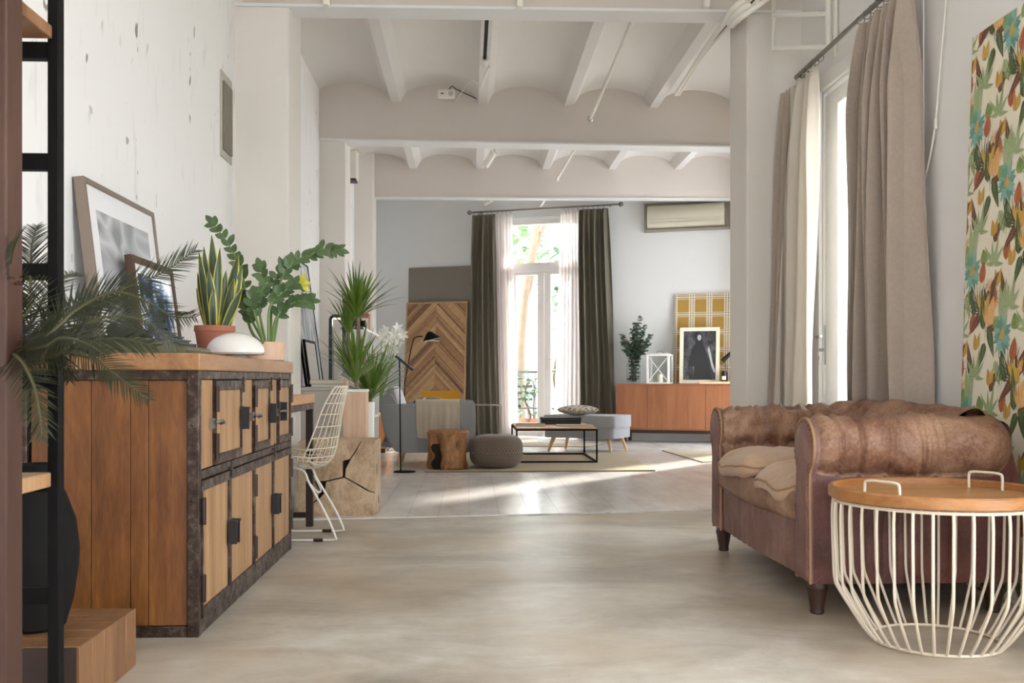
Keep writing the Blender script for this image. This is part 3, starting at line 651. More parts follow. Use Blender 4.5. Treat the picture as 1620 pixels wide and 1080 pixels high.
# ---- framed pictures leaning on the wall behind
def glassart(nm, bands):
    k = NM(nm); return k
k = NM('art_grey'); co = k.co((1, 1.2, 2.6), (.5, 0, 0)); n = k.noise(co, 1.6, 2, .4, .9)
k.col(k.ramp(n, [(.3, srgb('#74757a')), (.45, srgb('#9c9ea3')), (.55, srgb('#c9cbd0')), (.68, srgb('#8b8d93'))])); k.ro(.15)  # grey image with the glass reflection painted in as pale bands
k = NM('art_blue'); k.col(k.ramp(k.noise(k.co((1, 3, 3)), 3, 3), [(.42, srgb('#1c2c55')), (.52, srgb('#3a5fa8')), (.6, srgb('#d7dce4'))])); k.ro(.15)
k = NM('art_glass'); co = k.co((3, 3, .55)); n = k.noise(co, 3.0, 4, .55, 1.2)
k.col(k.ramp(n, [(.32, srgb('#5b6a78')), (.45, srgb('#9fb0bd')), (.56, srgb('#dfe6ec')), (.68, srgb('#8a98a5'))])); k.ro(.12)
plain('mat_board', '#e9e8ea', .6, var=.02, bs=0)
def side_picture(name, label, cat, Yn, Yf, zb, zt, Xb, Xt, fw, fd, mf, mart, inner=None, board='mat_board', group=None):
    H = sqrt((zt-zb)**2+(Xt-Xb)**2); a = atan2(Xb-Xt, zt-zb); W = Yf-Yn
    t = thing(name, label, cat, (Xb, (Yn+Yf)/2, zb), rot=(0, -a, 0), group=group)   # local x out of the wall, y along it, z up the picture
    m = MB().box((-fd, -W/2, 0), (0, -W/2+fw, H)).box((-fd, W/2-fw, 0), (0, W/2, H)).box((-fd, -W/2+fw, 0), (0, W/2-fw, fw)).box((-fd, -W/2+fw, H-fw), (0, W/2-fw, H))
    m.build('frame', MAT[mf], t, bevel=.002)
    if inner is None: MB().box((-fd+.004, -W/2+fw, fw), (-.006, W/2-fw, H-fw)).build('picture', MAT[mart], t)
    else:
        MB().box((-fd+.004, -W/2+fw, fw), (-.008, W/2-fw, H-fw)).build('mat', MAT[board], t)
        MB().box((-.009, -W/2+inner, inner), (-.0065, W/2-inner, H-inner)).build('picture', MAT[mart], t)
    return t, W, H
bp, W, H = side_picture('framed_picture', 'large white mounted picture in a bronze frame leaning on the wall over the locker cabinet', 'picture', 3.80, 4.64, .938, 1.615, -1.365, -1.445, .022, .04, 'frame_bronze', 'art_grey', .11)
side_picture('framed_picture', 'smaller brown framed blue picture leaning in front of the large one behind the palm', 'picture', 4.06, 4.62, .938, 1.355, -1.30, -1.355, .03, .03, 'frame_brown', 'art_blue', .07)
# ---- typewriter
tw = thing('typewriter', 'low olive typewriter with dark round keys on the near end of the locker cabinet', 'typewriter', (-1.10, 3.56, .9385))
MB().prism([(-.15, .0), (.14, .0), (.15, .012), (.145, .022), (.05, .04), (-.02, .055), (-.13, .05), (-.155, .03)], -.15, .15, 'y').build('body', MAT['tw_body'], tw, bevel=.006)
MB().box((-.17, -.16, -.0005), (.155, .165, -.0002)).build('paper_sheet', MAT['paper'], tw)
for r_ in range(4):
    for c_ in range(10):
        k_ = MB(); x = .105-r_*.027; z = .034+r_*.014; y = -.115+c_*.0255+r_*.006
        k_.tube([(x-.004, y, z-.012), (x, y, z)], .003, 5).tube([(x, y, z), (x, y, z+.005)], .0095, 10); k_.build('key', MAT['keys'], tw)
MB().tube([(-.085, -.17, .075), (-.085, .17, .075)], .02, 16).tube([(-.085, -.19, .075), (-.085, -.165, .075)], .023, 12).build('platen', MAT['black'], tw)
MB().prism([(-.14, .045), (-.04, .045), (-.05, .062), (-.13, .062)], -.14, .14, 'y').build('type_cover', MAT['black_metal'], tw, bevel=.004)
# ---- snake plant
sp = thing('snake_plant', 'yellow edged snake plant in a terracotta pot on the locker cabinet', 'plant', (-1.185, 4.70, .937))
MB().lathe([(.066, 0), (.07, .005), (.088, .13), (.09, .135), (.093, .136), (.093, .162), (.083, .162), (.08, .14)], 32).build('pot', MAT['terracotta'], sp)
MB().lathe([(.001, .15), (.082, .148)], 20, caps=False).build('soil', MAT['soil'], sp)
def sword(base, d, L, w, tw_, bend):
    mb = MB(); d = V(d).normalized(); s = V((cos(tw_), sin(tw_), 0)); s = (s-d*s.dot(d)).normalized(); n = d.cross(s); seg = 9; cols = [-1, -.72, 0, .72, 1]
    vs = []
    for i in range(seg+1):
        t = i/seg; ww = w/2*(.55+.9*t-1.45*t**3.2 if t < .98 else .02); ww = max(ww, .0008); p = V(base)+d*L*t+n*bend*t*t
        s2 = (s*cos(.5*t)+n*sin(.5*t))
        for c in cols: vs.append(p+s2*ww*c+n*ww*.28*c*c)
    fs = [(i*5+j, i*5+j+1, (i+1)*5+j+1, (i+1)*5+j) for i in range(seg) for j in range(4)]
    mb.add(vs, fs); mb.m = [1 if (k % 4) in (0, 3) else 0 for k in range(len(fs))]
    return mb.build('leaf', [MAT['leaf_snake'], MAT['leaf_snake_edge']], sp, solid=.002)
SL = [(336, 372, .05), (322, 390, .05), (348, 392, .045), (313, 398, .035), (376, 402, .05), (331, 425, .042), (358, 428, .045), (312, 432, .035), (384, 420, .04), (370, 440, .045), (338, 455, .045), (326, 470, .03), (366, 470, .035), (383, 455, .04), (310, 455, .025), (344, 440, .04)]
for i, (x, y, w) in enumerate(SL):
    yy = 4.70+random.uniform(-.05, .05); tip = P(x, y, yy)-V(sp.location); b = V(((tip.x)*.35+random.uniform(-.01, .01), (yy-4.7)*.6, .145)); d = tip-b
    sword(b, d, d.length, w*1.25, random.uniform(-.5, .5), random.uniform(-.012, .012))
# ---- white dome lamp
dl = thing('dome_lamp', 'glossy white mushroom dome table lamp on the locker cabinet edge', 'lamp', (-1.02, 4.40, .937))
pr = [(.125*cos(a), .03+.088*sin(a)) for a in [R(90*i/12) for i in range(13)]]
MB().lathe([(.118, .022), (.125, .03)]+pr[1:-1]+[(.001, .118)], 40, caps=False).lathe([(.117, .024), (.10, .06), (.05, .1), (.001, .105)], 32, caps=False).build('shade', MAT['white_gloss'], dl)
MB().lathe([(.075, 0), (.078, .006), (.05, .015), (.03, .03), (.025, .08)], 28).build('base', MAT['white_gloss'], dl)
# ---- zz plant
zc = V((-.97, 4.86, .937)) + V((-.02, .0, 0))
zp = thing('zz_plant', 'zz plant with arching stems of glossy leaves in a round cork pot', 'plant', zc)
MB().lathe([(.085, 0), (.096, .006), (.1, .08), (.1, .092), (.09, .092), (.088, .07)], 32).build('pot', MAT['pink_wood'], zp)
MB().lathe([(.001, .078), (.089, .076)], 20, caps=False).build('soil', MAT['soil'], zp)
ZZ = [([(418, 534), (411, 496), (413, 472), (418, 448), (412, 424)], 4.80, 0), ([(400, 528), (390, 496), (386, 448), (377, 416), (359, 383), (337, 354)], 4.9, 0),
      ([(432, 543), (439, 502), (442, 457), (448, 437), (466, 413), (490, 404), (510, 394), (534, 396)], 4.85, 0), ([(424, 543), (426, 490), (439, 469), (460, 454), (474, 450)], 4.78, 1),
      ([(430, 543), (435, 508), (448, 490), (466, 478), (488, 476)], 4.82, 0), ([(412, 531), (400, 510), (389, 488), (384, 470)], 4.84, 0), ([(426, 543), (430, 480), (436, 440), (452, 420), (462, 416)], 4.9, 0), ([(416, 540), (404, 500), (398, 478), (404, 466)], 4.76, 0)]
for pts, Y, yel in ZZ:
    n = len(pts); W_ = [V((random.uniform(-.02, .02), random.uniform(-.03, .03), .07))]+[P(x, y, Y+.02*i)-zc for i, (x, y) in enumerate(pts)]
    sm = smooth_path(W_, 6); mb = MB(); mb.tube(sm, [.0085-.006*i/len(sm) for i in range(len(sm))], 7, mi=1)
    st_ = int(len(sm)*.48); k = 0
    for i in range(st_, len(sm), 2):
        tg = (sm[min(i+1, len(sm)-1)]-sm[i-1]).normalized(); sd = tg.cross(V((0, -1, .2))).normalized()
        for sg in (-1, 1):
            d = tg*.75+sd*sg*random.uniform(.5, .9)+V((random.uniform(-.2, .2), random.uniform(-.7, .3), random.uniform(-.1, .3)))
            mb.leaf(sm[i], d, V((0, -1, .4)), random.uniform(.042, .064), random.uniform(.028, .036), random.uniform(0, .5), 5, .25, None, 2 if (yel and i > len(sm)-3) else 0)
    mb.leaf(sm[-1], tg, V((0, -1, .4)), .06, .032, .1, 5, .2, None, 2 if yel else 0)
    mb.build('stem', [MAT['leaf_zz'], MAT['stem_zz'], MAT['leaf_snake_edge']], zp)
# ---- desk
dk = thing('wooden_desk', 'desk with thick wooden top on rusty steel legs beyond the locker cabinet', 'desk', (-1.19, 5.42, 0))
MB().box((-.29, -.36, .715), (.293, .42, .765)).build('desktop', MAT['desk_wood'], dk, bevel=.004)
MB().box((-.285, -.355, .68), (.288, -.32, .714)).box((-.285, .38, .68), (.288, .415, .714)).box((.255, -.32, .68), (.288, .38, .714)).box((-.285, -.32, .68), (-.25, .38, .714)).build('apron', MAT['steel'], dk, bevel=.002)
for x in (-.285, .248):
    for y in (-.355, .375): MB().box((x, y, 0), (x+.04, y+.04, .68)).build('leg', MAT['steel_dark'], dk, bevel=.002)
for y in (-.35, .385): MB().box((-.245, y, .05), (.248, y+.03, .08)).build('stretcher', MAT['steel_dark'], dk, bevel=.002)
# ---- white wire chair
wc = thing('wire_chair', 'white welded wire shell chair pushed up to the wooden desk', 'chair', (-.90, 5.42, 0))
prof = smooth_path([V((-.25, 0, .43)), V((-.15, 0, .39)), (0, 0, .372), V((.10, 0, .378)), V((.165, 0, .43)), V((.195, 0, .55)), V((.22, 0, .70)), V((.245, 0, .81))], 6)
def shell(u, v):
    i = min(len(prof)-2, int(v*(len(prof)-1))); f = v*(len(prof)-1)-i; p = V(prof[i]).lerp(V(prof[i+1]), f)
    w = .235-.03*abs(v-.35)-(.11*max(0, (v-.72)/.28)**2.2)-(.05*max(0, (.12-v)/.12)**2)
    b = max(0, min(1, (v-.35)/.25)); b = b*b*(3-2*b); q = abs(u)**2.2
    p = p+V((-.13*q*b*(1-.6*max(0, (v-.6)/.4)), 0, .078*q*(1-b)))
    p.y = u*w; return p
wm = MB()
for j in range(1, 14): u = -1+2*j/14; wm.tube([shell(u, v/30) for v in range(31)], .003, 5)
for j in range(1, 17): v = j/17; wm.tube([shell(-1+2*k/18, v) for k in range(19)], .003, 5)
wm.build('wire_shell', MAT['cream_metal'], wc)
rim = [shell(-1, v/30) for v in range(31)]+[shell(-1+2*k/12, 1) for k in range(1, 12)]+[shell(1, 1-v/30) for v in range(31)]+[shell(1-2*k/12, 0) for k in range(1, 12)]
MB().tube(rim, .0045, 8, closed=True).build('rim', MAT['cream_metal'], wc)
for s in (-1, 1):
    y = .16*s
    MB().tube(smooth_path([(-.10, y*.6, .385), (.02, y*.75, .37), (.06, y*.8, .30), (.16, y*.95, .12), (.205, y, .012)], 5)+[V((.19, y, .008)), V((-.30, y, .008)), V((-.32, y, .02)), V((-.14, y*.7, .375))], .0062, 8).build('sled_leg', MAT['white_metal'], wc)
    for x in (.11, -.25): MB().tube([(x-.025, y, .0085), (x+.025, y, .0085)], .0085, 8).build('glide', MAT['steel_dark'], wc)
MB().tube(smooth_path([(.045, -.125, .32), (.09, -.06, .25), (.09, .06, .25), (.045, .125, .32)], 5), .005, 8).build('brace', MAT['white_metal'], wc)
# ---- root wood cube
rc = thing('root_cube', 'cube stool of joined teak root pieces with dark holes on the tiled floor', 'stool', (-.815, 6.38, .007))
w_, h_ = .235, .463; f0 = -.20
def fx(a): return (-w_+2*w_*a[0], h_*a[1])
chunks = [[(0, 0), (.07, 0), (.15, .15), (.24, .23), (.27, .32), (.20, .45), (.2, .47), (.35, .47), (.575, .525), (.575, .735), (.67, .76), (.82, 1), (0, 1)],
          [(.085, 0), (1, 0), (1, .30), (.92, .32), (.6, .51), (.36, .455), (.345, .31), (.26, .22), (.17, .15)], [(.84, 1), (.68, .75), (.62, .63), (.61, .525), (.93, .34), (1, .35), (1, 1)]]
m = MB()
for ch in chunks: m.prism([fx(c) for c in ch], f0, f0+.05, 'y')
m.build('front_face', MAT['root_wood'], rc, bevel=.004)
m = MB().box((w_-.045, f0+.052, 0), (w_, .2, h_-.05)).box((-w_, f0+.052, 0), (-w_+.045, .2, h_-.05)).box((-w_, f0+.052, h_-.05), (w_, .2, h_)); m.build('body', MAT['root_wood'], rc, bevel=.005)
MB().box((-w_+.046, f0+.052, .002), (w_-.046, .195, h_-.052)).build('hollow', MAT['root_hole'], rc)
MB().box((w_+.0005, -.1, .25), (w_+.002, -.085, .31)).box((w_+.0005, .02, .05), (w_+.002, .04, .1)).build('crack', MAT['root_hole'], rc)
# ---- grey console behind the pillar
gc = thing('console_cabinet', 'long pale grey console against the wall behind the first pillar', 'console', (-1.19, 8.3, .007))
MB().box((-.29, -1.0, .06), (.29, 1.0, .76)).build('body', MAT['grey_lam'], gc, bevel=.004)
MB().box((-.295, -1.01, .761), (.297, 1.01, .785)).build('top', MAT['grey_lam'], gc, bevel=.003)
MB().box((-.26, -.97, 0), (.26, .97, .06)).build('plinth', MAT['steel_dark'], gc)
for y in (-.66, 0, .66): MB().box((.2905, y-.32, .08), (.305, y+.32, .74)).build('door', MAT['grey_lam'], gc, bevel=.003)
ct = .7935
def book(name, loc, rz, sx, sy, sz, mc, label, group=None):
    b = thing(name, label, 'book', loc, rz, group)
    m = MB().box((-sx/2, -sy/2, 0), (sx/2, sy/2, .003)).box((-sx/2, -sy/2, sz-.003), (sx/2, sy/2, sz)).box((-sx/2, sy/2-.003, .003), (sx/2, sy/2, sz-.003)); m.build('cover', MAT[mc], b)
    MB().box((-sx/2+.004, -sy/2+.004, .003), (sx/2-.004, sy/2-.003, sz-.003)).build('pages', MAT['page'], b)
    return b
book('book', (-1.03, 7.48, ct), .05, .26, .34, .022, 'book_grey', 'wide grey book lying at the bottom of the pair on the console')
book('book', (-1.035, 7.47, ct+.0225), -.04, .245, .32, .032, 'book_grey', 'thick book with tan pages on top of the pair on the console')
# arch lamp
al = thing('arch_lamp', 'dark blue rounded frame table lamp glowing warm inside on the console', 'lamp', (-1.02, 7.85, ct))
def arch(x0, x1, z1, y0, y1, r, t):
    o = rpoly(x0, 0, x1, z1, r, 6); i = rpoly(x0+t, t, x1-t, z1-t, max(.005, r-t), 6); m = MB(); n = len(o)
    vs = [(a, y0, b) for a, b in o]+[(a, y0, b) for a, b in i]+[(a, y1, b) for a, b in o]+[(a, y1, b) for a, b in i]; fs = []
    for k in range(n):
        j = (k+1) % n; fs += [(k, j, n+j, n+k), (2*n+k, 3*n+k, 3*n+j, 2*n+j), (k, 2*n+k, 2*n+j, j), (n+k, n+j, 3*n+j, 3*n+k)]
    return m.add(vs, fs)
arch(-.065, .065, .56, -.09, .02, .045, .026).build('frame', MAT['navy'], al)
emit('warm_led', '#ffd49a', 3.0)
MB().box((-.03, -.08, .528), (.03, .0, .533)).build('light_strip', MAT['warm_led'], al)
ll = add_light('POINT', 'arch_lamp_glow', (0, 0, 0), energy=1.2, color=(1, .78, .5), shadow_soft_size=.03); ll.parent = al; ll.location = (.0, -.04, .5)
cardm = MB().box((-.045, -.001, 0), (.045, .001, .1))
c_ = thing('photo_card', 'small white bordered photo print propped against the glowing lamp', 'photo', (-.965, 7.69, ct+.055), rot=(-.15, .5, .1)); cardm.build('card', MAT['paper'], c_)
MB().box((-.035, -.0018, .022), (.035, -.0012, .09)).build('print', MAT['art_grey'], c_)
side_picture('framed_picture', 'tall narrow framed glass picture leaning on the wall above the grey console', 'picture', 8.15, 9.08, ct, 1.875, -1.31, -1.455, .014, .02, 'black_metal', 'art_glass')
side_picture('framed_picture', 'small black framed picture leaning low against the tall glass one on the console', 'picture', 7.95, 8.5, ct, 1.17, -1.25, -1.30, .02, .02, 'black_metal', 'book_grey')
# ---- tall planters with yuccas
def yucca_crown(c, L, n, spread, lean=V((0, 0, 0)), w=.028):
    mb = MB()
    for i in range(n):
        a = i*2.39996+random.uniform(-.2, .2); e = (i/n)**.85; th = R(6+spread*e+random.uniform(-5, 5))
        d = V((cos(a)*sin(th), sin(a)*sin(th), cos(th)))+lean
        b = V(c)+V((cos(a)*.015, sin(a)*.015, -.05*e)); mb.leaf(b, d, V((0, 0, 1)) if th > .3 else V((cos(a), sin(a), .1)), L*random.uniform(.78, 1.08), w, .25+.5*e, 7, .3, lambda q: (min(1, .45+q*2.2) if q < .35 else (1-(q-.35)/.65)**.7+.02))
    return mb
y1 = thing('yucca_plant', 'tall yucca with three spiky crowns in a tall pink wood planter', 'plant', (-.79, 7.0, .007))
MB().box((-.08, -.08, 0), (.08, .08, .755)).build('planter', MAT['pink_wood'], y1, bevel=.003)
MB().box((-.084, -.084, .755), (.084, .084, .775)).build('planter_rim', MAT['white_frame'], y1, bevel=.003)
o = V(y1.location); A, B_, D = P(566, 492, 7.0)-o, P(563, 592, 7.0)-o, P(552, 517, 7.1)-o
MB().tube(smooth_path([(.01, 0, .77), (B_.x, 0, B_.z), (A.x+.005, 0, (A.z+B_.z)/2), A], 5), .014, 8).tube(smooth_path([(B_.x, 0, B_.z+.05), (D.x, .05, (B_.z+D.z)/2), D], 4), .011, 8).build('trunk', MAT['trunk_y'], y1)
for c_, L, n, sp_, le in ((A, .37, 48, 42, V((.12, 0, .1))), (B_+V((0, -.03, .0)), .38, 46, 42, V((.02, 0, .1))), (D, .27, 24, 30, V((-.03, 0, .2)))):
    yucca_crown(c_, L, n, sp_, le).build('crown', MAT['leaf_yucca'], y1)
y2 = thing('yucca_plant', 'low single crowned yucca in a slim white cylinder planter', 'plant', (-.785, 7.62, .007))
o = V(y2.location); A = P(586, 630, 7.62)-o
MB().lathe([(.06, 0), (.065, .005), (.068, .66), (.066, .672), (.058, .672), (.056, .64)], 28).build('planter', MAT['white_gloss'], y2)
MB().lathe([(.001, .65), (.057, .648)], 16, caps=False).build('soil', MAT['soil'], y2)
MB().tube([(A.x, 0, .64), A+V((0, 0, .05))], .014, 8).build('trunk', MAT['trunk_y'], y2)
yucca_crown(A+V((0, 0, .04)), .42, 52, 52, V((.14, 0, .08))).build('crown', MAT['leaf_yucca'], y2)
# ================================================================= right side
# ---- curtains
def curtain(name, label, A0, A1, B0, B1, n, nf, amp, mat, ph=0, pinch=.14, thick=.004, group=None, part='cloth', sharp=1.0, nu=None):
    # A0-A1 the top edge, B0-B1 the hem, n the direction the folds come out
    A0, A1, B0, B1 = V(A0), V(A1), V(B0), V(B1); n = V(n).normalized(); o = V(((A0.x+A1.x)/2, (A0.y+A1.y)/2, (B0.z+B1.z)/2))
    t = thing(name, label, 'curtain', o, group=group)
    def fn(u, v):                                       # v 0 at top
        p = A0.lerp(A1, u).lerp(B0.lerp(B1, u), v)
        w = 2*pi*nf*(u+.035*sin(3.1*v+ph)+.03*noise.noise(V((u*4, v*1.6, ph))))+ph
        s = sin(w); s = math.copysign(abs(s)**sharp, s)
        k = pinch+(1-pinch)*min(1, v*6)**.7
        d = amp*(s*k+.35*sin(w*.53+ph*2+v*2)*k+.25*noise.noise(V((u*5, v*3, 7+ph)))*min(1, v*3))
        p = p+n*d+(A1-A0).normalized()*amp*.35*cos(w)*k
        return p-o
    mb = MB().grid(fn, nu or int(nf*18), 46)
    mb.build(part, MAT[mat], t, solid=thick, angle=180)
    return t
XC = 2.035
rA, rB = PX(1270, 108, 2.04), PX(1362, 34, 2.04)
zr = (rA.z+rB.z)/2
rd = thing('curtain_rod', 'brushed metal curtain rod over the garden door beside the pillar', 'curtain rod', (2.04, rA.y, zr))
MB().tube([(0, .12, .0), (0, -1.95, 0)], .014, 12).build('rod', MAT['rod_metal'], rd)
MB().tube([(.0, .1, 0), (.0, .1, -.0), (.12, .1, 0)], .009, 8).build('bracket', MAT['rod_metal'], rd)
MB().tube([(.0, -1.4, 0), (.12, -1.4, 0)], .009, 8).build('bracket', MAT['rod_metal'], rd)
zt = zr-.045
def ring_row(parent, pts, mat='rod_metal', r=.022, ax='y', n=12):
    for p in pts:
        q = [(p[0]+r*cos(t*2*pi/n), p[1], p[2]+r*sin(t*2*pi/n)) if ax == 'y' else (p[0], p[1]+r*cos(t*2*pi/n), p[2]+r*sin(t*2*pi/n)) for t in range(n)]
        MB().tube(q, .0025, 5, closed=True).build('ring', MAT[mat], parent)
ring_row(rd, [(0, y, -.012) for y in (.08, .02, -.04, -.10, -.16, -.22, -.3, -.9, -.98, -1.06, -1.14, -1.22, -1.3, -1.38)])
a, b = PX(1366, 45, 2.05), PX(1432, 0, 2.05); a2, b2 = PX(1353, 660, 2.05), PX(1450, 660, 2.05)
curtain('curtain', 'wide taupe velvet curtain hanging behind the worn leather sofa', (2.055, a.y, zt+.01), (2.055, b.y-.02, zt+.01), (2.065, a2.y, .02), (2.065, b2.y-.03, .02), (-1, 0, 0), 5.6, .08, 'taupe_velvet', .6, .25, group=None)
a, b = PX(1256, 118, 2.03), PX(1291, 112, 2.03); a2, b2 = PX(1229, 660, 1.97), PX(1284, 660, 2.02)
curtain('curtain', 'cream linen curtain gathered by the handle of the garden door', (2.035, a.y, zt), (2.035, b.y, zt), (1.96, a2.y, .02), (2.02, b2.y, .02), (-1, -.25, 0), 3.2, .045, 'linen', 2.0, .3)
a, b = PX(1237, 134, 1.97), PX(1256, 122, 1.97)
curtain('curtain', 'narrow taupe velvet curtain squeezed between pillar and cream curtain', (2.015, 6.35, zt), (2.025, 6.20, zt), (1.93, 6.36, .02), (1.95, 6.20, .02), (-1, -.3, 0), 2, .028, 'taupe_velvet', .3, .3)
# ---- leather chesterfield
so = thing('chesterfield_sofa', 'worn brown leather chesterfield sofa with tufted back on turned legs', 'sofa', (1.57, 4.235, 0))
OX, OY = 1.57, 4.235
def arm(side, name='arm'):
    # profile in (y, z); outer side, roll, inner side. side = -1 near, +1 far
    yo = .71; cy, cz, r = .645, .607, .108
    prof = [(yo, .115), (yo+.004, .25), (yo, .40), (yo-.004, .49)]
    for k in range(0, 27): a = R(-62+k*11); prof.append((cy+r*cos(a), cz+r*sin(a)*.98))
    prof += [(.545, .50), (.54, .42), (.54, .34)]
    N = len(prof)
    # resample finely
    pr = [V((y, 0, z)) for y, z in prof]; L = [0]
    for i in range(1, N): L.append(L[-1]+(pr[i]-pr[i-1]).length)
    M = 90
    def P2(v):
        d = v*L[-1]; i = next((j for j in range(N-1) if L[j+1] >= d), N-2); f = (d-L[i])/max(1e-6, L[i+1]-L[i]); return pr[i].lerp(pr[i+1], f)
    x0, x1 = 1.235-OX, 1.995-OX
    creases = [.10, .235, .36, .49, .60]
    def fn(u, v):
        p = P2(v); x = x0+(x1-x0)*u; c = V((cy, 0, cz)); q = p-c; onroll = q.length < r*1.15 and p.z > .49
        d = 0
        inner = v > .62
        if onroll:
            d -= .014*exp(-(u/.03)**2)                        # pulled in at the front seam
            for k, cx_ in enumerate(creases):
                cc = cx_+.02*sin(5*v+k*2); d -= (.010+.005*(k % 2))*exp(-((u-cc)/.009)**2)-.004*exp(-((u-cc-.02)/.012)**2)
            d += .012*noise.noise(V((x*9, v*9, side)))+.004*noise.noise(V((x*40, v*60, 3)))
            d += .010*sin(pi*u)
            if u > .84: d -= .098*((u-.84)/.16)**2.5
        else: d += .006*noise.noise(V((x*6, v*8, side)))
        if inner and .46 < p.z:                              # tufts on the inner face
            su, sv = x/.115, (v-.64)/.085; best = 9
            for i in (math.floor(sv), math.floor(sv)+1):
                for j in range(-1, 3):
                    ju = math.floor(su)+j-.5*(i % 2); dd = sqrt(((su-ju)*1.0)**2+((sv-i)*1.0)**2); best = min(best, dd)
            d += -.034*exp(-(best/.30)**2)+.014
        nrm = q.normalized() if onroll else V((1 if v < .5 else -1, 0, 0))
        p = p+nrm*d
        return V((x, p.x*side, p.z))
    m = MB().grid(fn, 110, M, lambda u, v: 1 if v < .345 else 0, flip=side < 0)
    a = m.build(name, [MAT['leather_tan'], MAT['leather_red']], so, angle=180)
    # rear closing cap + inner filler
    MB().prism([(y*side, z) for y, z in ((yo, .115), (yo, .5), (.56, .5), (.56, .115))], x1-.03, x1-.02, 'x').build('arm_back', MAT['leather_red'], so)
    # front scroll panel with nail heads
    pf = [(yo, .115), (yo, .30), (yo-.006, .48)]
    for k in range(0, 14): t = R(-50+k*21); pf.append((cy+.006+(r-.006)*cos(t), cz+(r-.006)*sin(t)))
    pf += [(.575, .50), (.565, .4), (.565, .115)]
    fp = MB(); x_ = x0-.012
    cen = (.64, .4); inn = [(cen[0]+(y-cen[0])*.8, cen[1]+(z-cen[1])*.93) for y, z in pf]; n = len(pf)
    vs = [(x0+.012, y*side, z) for y, z in pf]+[(x_+.004, y*side, z) for y, z in pf]+[(x_-.010, y*side, z) for y, z in inn]
    fs = [(i, (i+1) % n, n+(i+1) % n, n+i) for i in range(n)]+[(n+i, n+(i+1) % n, 2*n+(i+1) % n, 2*n+i) for i in range(n)]+[tuple(range(2*n, 3*n))]
    fp.add(vs, fs); f = fp.build('arm_front', MAT['leather_mauve'], so, bevel=.006, seg=3)
    pts = [V((x_+.002, y*side, z)) for y, z in pf]; MB().tube(smooth_path(pts, 3), .0055, 6).build('piping', MAT['piping'], f)
    st = MB(); sp_ = smooth_path(pts, 3); acc = 0
    for i in range(1, len(sp_)):
        acc += (sp_[i]-sp_[i-1]).length
        if acc > .021: st.ball(sp_[i]+V((-.006, 0, 0))+(V((0, cen[0]*side, cen[1]))-V((0, sp_[i].y, sp_[i].z))).normalized()*.012, .0045, 8, 4); acc = 0
    st.build('studs', MAT['stud'], f)
for s in (-1, 1): arm(s)
# back
def back():
    cx, cz, r = 1.87-OX, .625, .105
    prof = [(1.73-OX, .36), (1.745-OX, .46), (1.76-OX, .54)]
    for k in range(0, 24): a = R(190-k*11); prof.append((cx+r*cos(a), cz+r*sin(a)))
    prof += [(1.97-OX, .5), (1.975-OX, .3), (1.975-OX, .115)]
    pr = [V((x, 0, z)) for x, z in prof]; L = [0]
    for i in range(1, len(pr)): L.append(L[-1]+(pr[i]-pr[i-1]).length)
    def P2(v):
        d = v*L[-1]; i = next((j for j in range(len(pr)-1) if L[j+1] >= d), len(pr)-2); f = (d-L[i])/max(1e-6, L[i+1]-L[i]); return pr[i].lerp(pr[i+1], f)
    def fn(u, v):
        p = P2(v); y = -.655+1.31*u; d = 0
        if v < .56:
            su, sv = y/.13, v/.105; best = 9
            for i in (math.floor(sv), math.floor(sv)+1):
                for j in range(-1, 3):
                    ju = math.floor(su)+j-.5*(i % 2); best = min(best, sqrt((su-ju)**2+(sv-i)**2))
            d = .016-.040*exp(-(best/.30)**2)
        d += .010*noise.noise(V((y*7, v*7, 5)))+.03*sin(pi*u)*(v > .2)*(v < .8)*sin(pi*min(1, max(0, (v-.2)/.6)))*.5
        c = V((cx, 0, cz)); q = (p-c).normalized() if p.z > .5 else V((-1, 0, 0) if v < .5 else (1, 0, 0))
        p = p+q*d; return V((p.x, y, p.z))
    MB().grid(fn, 120, 70, lambda u, v: 1 if v > .74 else 0).build('back', [MAT['leather_tan'], MAT['leather_red']], so, angle=180)
    bt = MB()
    for i in range(0, 6):
        for j in range(-5, 6):
            y = (j-.5*(i % 2))*.13; v = i*.105
            if abs(y) < .6 and v > .1: bt.ball(fn((y+.655)/1.31, v), .009, 8, 5)
    bt.build('buttons', MAT['leather_mauve'], so)
back()
bt = MB()
# buttons on the far arm's inner face
for z, off in ((.50, 0), (.60, .5)):
    for j in range(5):
        x = -.27+(j+off)*.115
        if x < .24: bt.ball((x, .548 if z < .55 else .535, z), .009, 8, 5)
bt.build('buttons', MAT['leather_mauve'], so)
# seat rail, pleated apron, base
def apron(u, v):
    y = -.57+1.14*u; z = .125+.2*v
    pl = abs(((y/.085) % 1)-.5)*2
    x = 1.235-OX-.006*sin(pi*u)-.006*pl**3+.004*noise.noise(V((y*8, v*4, 2)))+.012*(1-v)*0
    return V((x, y, z-.006*sin(pi*u)))
MB().grid(apron, 160, 14, flip=True).build('apron', MAT['leather_mauve'], so, angle=180)
def rail(u, v):
    y = -.572+1.144*u; a = pi*(v-.5)
    return V((1.245-OX-.034*cos(a)-.018*sin(pi*u)+.004*noise.noise(V((y*9, v*3, 1))), y, .375+.058*sin(a)-.008*sin(pi*u)))
MB().grid(rail, 90, 12, flip=True).build('seat_rail', MAT['leather_tan'], so, angle=180)
MB().tube([apron(i/30, 1)+V((-.004, 0, 0)) for i in range(31)], .0045, 6).build('piping', MAT['piping'], so)
MB().box((1.243-OX, -.695, .115), (1.96-OX, .695, .33)).box((1.26-OX, -.53, .33), (1.77-OX, .53, .405)).build('base', MAT['leather_red'], so)
